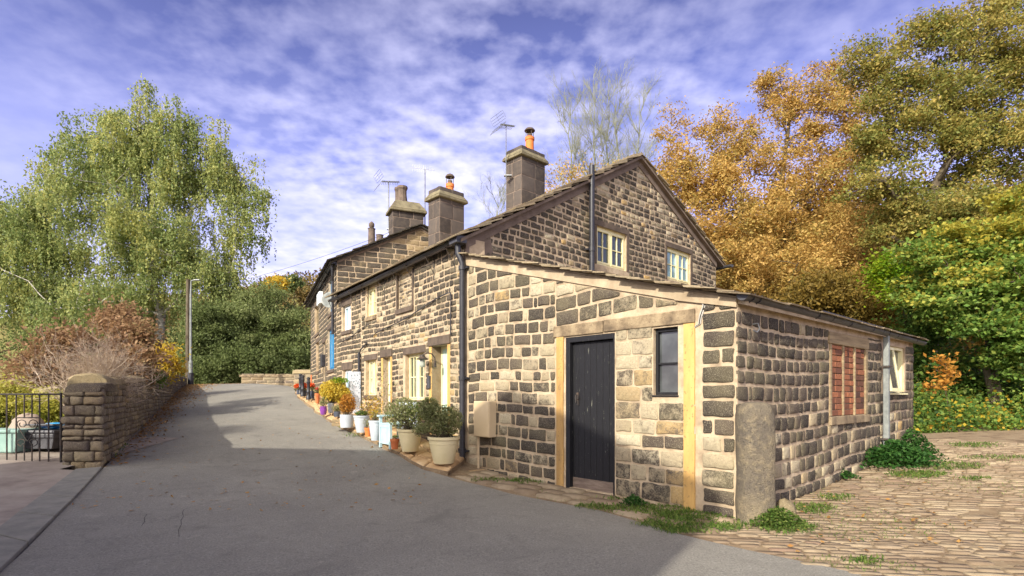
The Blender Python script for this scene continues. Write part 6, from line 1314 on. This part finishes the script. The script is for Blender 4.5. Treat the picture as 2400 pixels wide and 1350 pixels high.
# bins and boxes behind the gate
x, y, z = P(121, 1090, 9.0)[0], 9.0, gz(-7.5, 9.0); wb_ = empty('wheelie_bin', (x, y, z), 'dark grey wheeled bin with a blue bag, behind the gate by the pillar', 'bin'); Wb = Wall((x-0.24, y-0.25), (1, 0), (0, -1)); hb = P(0, 1003, 9)[2]
m = MB(); m.wquad(Wb, [(0.03, z+0.05), (0.45, z+0.05), (0.49, hb-0.1), (-0.01, hb-0.1)], -0.5, 0.0); m.wbox(Wb, -0.03, 0.51, hb-0.14, hb-0.08, -0.52, 0.03); m.wbox(Wb, 0.0, 0.48, z+0.42, z+0.44, -0.4, 0.012); bevel(m.build('body', M['greygutter'], wb_), 0.015)
m = MB(); m.wbox(Wb, -0.04, 0.52, hb-0.08, hb-0.02, -0.55, 0.04); bevel(m.build('lid', M['greygutter'], wb_), 0.02)
m = MB(); m.tube([(x-0.24, y+0.3, z+0.09), (x-0.18, y+0.3, z+0.09)], 0.09, 14); m.tube([(x+0.18, y+0.3, z+0.09), (x+0.24, y+0.3, z+0.09)], 0.09, 14); m.build('wheels', M['blackpaint'], wb_)
def mat_bag():
    t = NT('blue and white plastic bag'); n = t.noise(5, 2, 0.5, 1.0, (1, 1, 5)); return t.out(t.ramp(n, [(0.40, srgb(20,90,170)), (0.5, srgb(60,170,215)), (0.6, srgb(225,235,240))]), 0.35, 0, 0.5)
M['bag'] = mat_bag(); o = rock('plastic_bag', 'crumpled blue and white plastic bag lying on the bin lid', x+0.06, y-0.0, hb+0.03, 0.22, 0.15, 0.06, 'bag'); o['category'] = 'bag'
x, y = P(20, 1090, 8.8)[0], 8.8; z = gz(x, y); M['mintbox'] = mat_simple('pale green plastic', [srgb(128,160,150), srgb(160,188,176)], 3, 0.5, 0.05, 0.002); Wb = Wall((x-0.34, y-0.22), (1, 0), (0, -1)); m = MB(); hb = z+0.34; rb_ = empty('recycling_box', (x, y, z), 'pale green recycling box behind the gate at the left edge', 'box')
for q in ([(0.05, z), (0.63, z), (0.68, hb), (0.0, hb)],): m.wquad(Wb, q, -0.44, 0.0)
bevel(m.build('body', M['mintbox'], rb_), 0.02); m = MB(); m.wbox(Wb, -0.03, 0.71, hb-0.03, hb+0.02, -0.47, 0.03); bevel(m.build('rim', M['mintbox'], rb_), 0.012)
M['sack'] = mat_simple('pale pink sack', [srgb(150,132,118), srgb(172,156,140)], 4, 0.7, 0.3, 0.01); o = rock('garden_sack', 'pale domed sack resting behind the green recycling box', x+0.06, y+0.3, z+0.36, 0.26, 0.22, 0.24, 'sack'); o['category'] = 'sack'
# telegraph pole and street lamp at the end of the garden wall
x, y = P(441, 900, 26.9)[0], 26.9; z = gz(x, y); m = MB(); m.tube([(x, y, z-0.1), (x, y, P(0, 655, 26.9)[2])], [0.13, 0.09], 10); tag(m.build('telegraph_pole', M['bark']), 'weathered wooden telegraph pole rising into the birch', 'pole')
x, y = P(447, 900, 26.2)[0], 26.2; z = gz(x, y); sl_ = empty('street_lamp', (x, y, z), 'slim grey street lamp in front of the wooden pole', 'street lamp'); ztp = P(0, 658, 26.2)[2]; m = MB(); m.tube([(x, y, z-0.05), (x, y, z+1.1), (x, y, z+1.12), (x, y, z+4.2), (x+0.02, y, ztp)], [0.085, 0.085, 0.055, 0.045, 0.025], 10); m.tube([(x+0.02, y, ztp), (x+0.2, y, ztp+0.03)], 0.03, 8); m.build('column', M['greypipe'], sl_)
m = MB(); Wl = Wall((x+0.15, y), (1, 0), (0, -1)); m.wbox(Wl, 0, 0.3, ztp, ztp+0.06, -0.07, 0.07); bevel(m.build('lantern', M['metal'], sl_), 0.025); m = MB(); m.lathe(x, y, [(0.125, z), (0.125, z+0.55)], 12); m.build('base_band', M['blackpaint'], sl_)
# ------------------------------------------------------------------ what stands behind the viewer and shades the road
hs = empty('neighbouring_house', (-6.5, -2.5, 0), 'gabled stone house on the near side of the road, casting the shade over the tarmac', 'house')
m = MB(); HB = Wall((-3.0, -2.35), (-0.854, 0.52), (0.52, 0.854)); hp = [(0, 5.9), (3.2, 7.55), (8.8, 5.2)]; wall_body(m, HB, hp, -0.5, [], 6.0); m.build('wall', M['ashlar'], hs); m = MB()
for (a, za, b, zb) in ((-0.12, 5.84, 3.2, 7.6), (3.2, 7.6, 8.95, 5.18)): m.wquad(HB, [(a, za), (b, zb), (b, zb+0.1), (a, za+0.1)], -6.1, 0.1)
m.build('roof', M['slatedark'], hs)
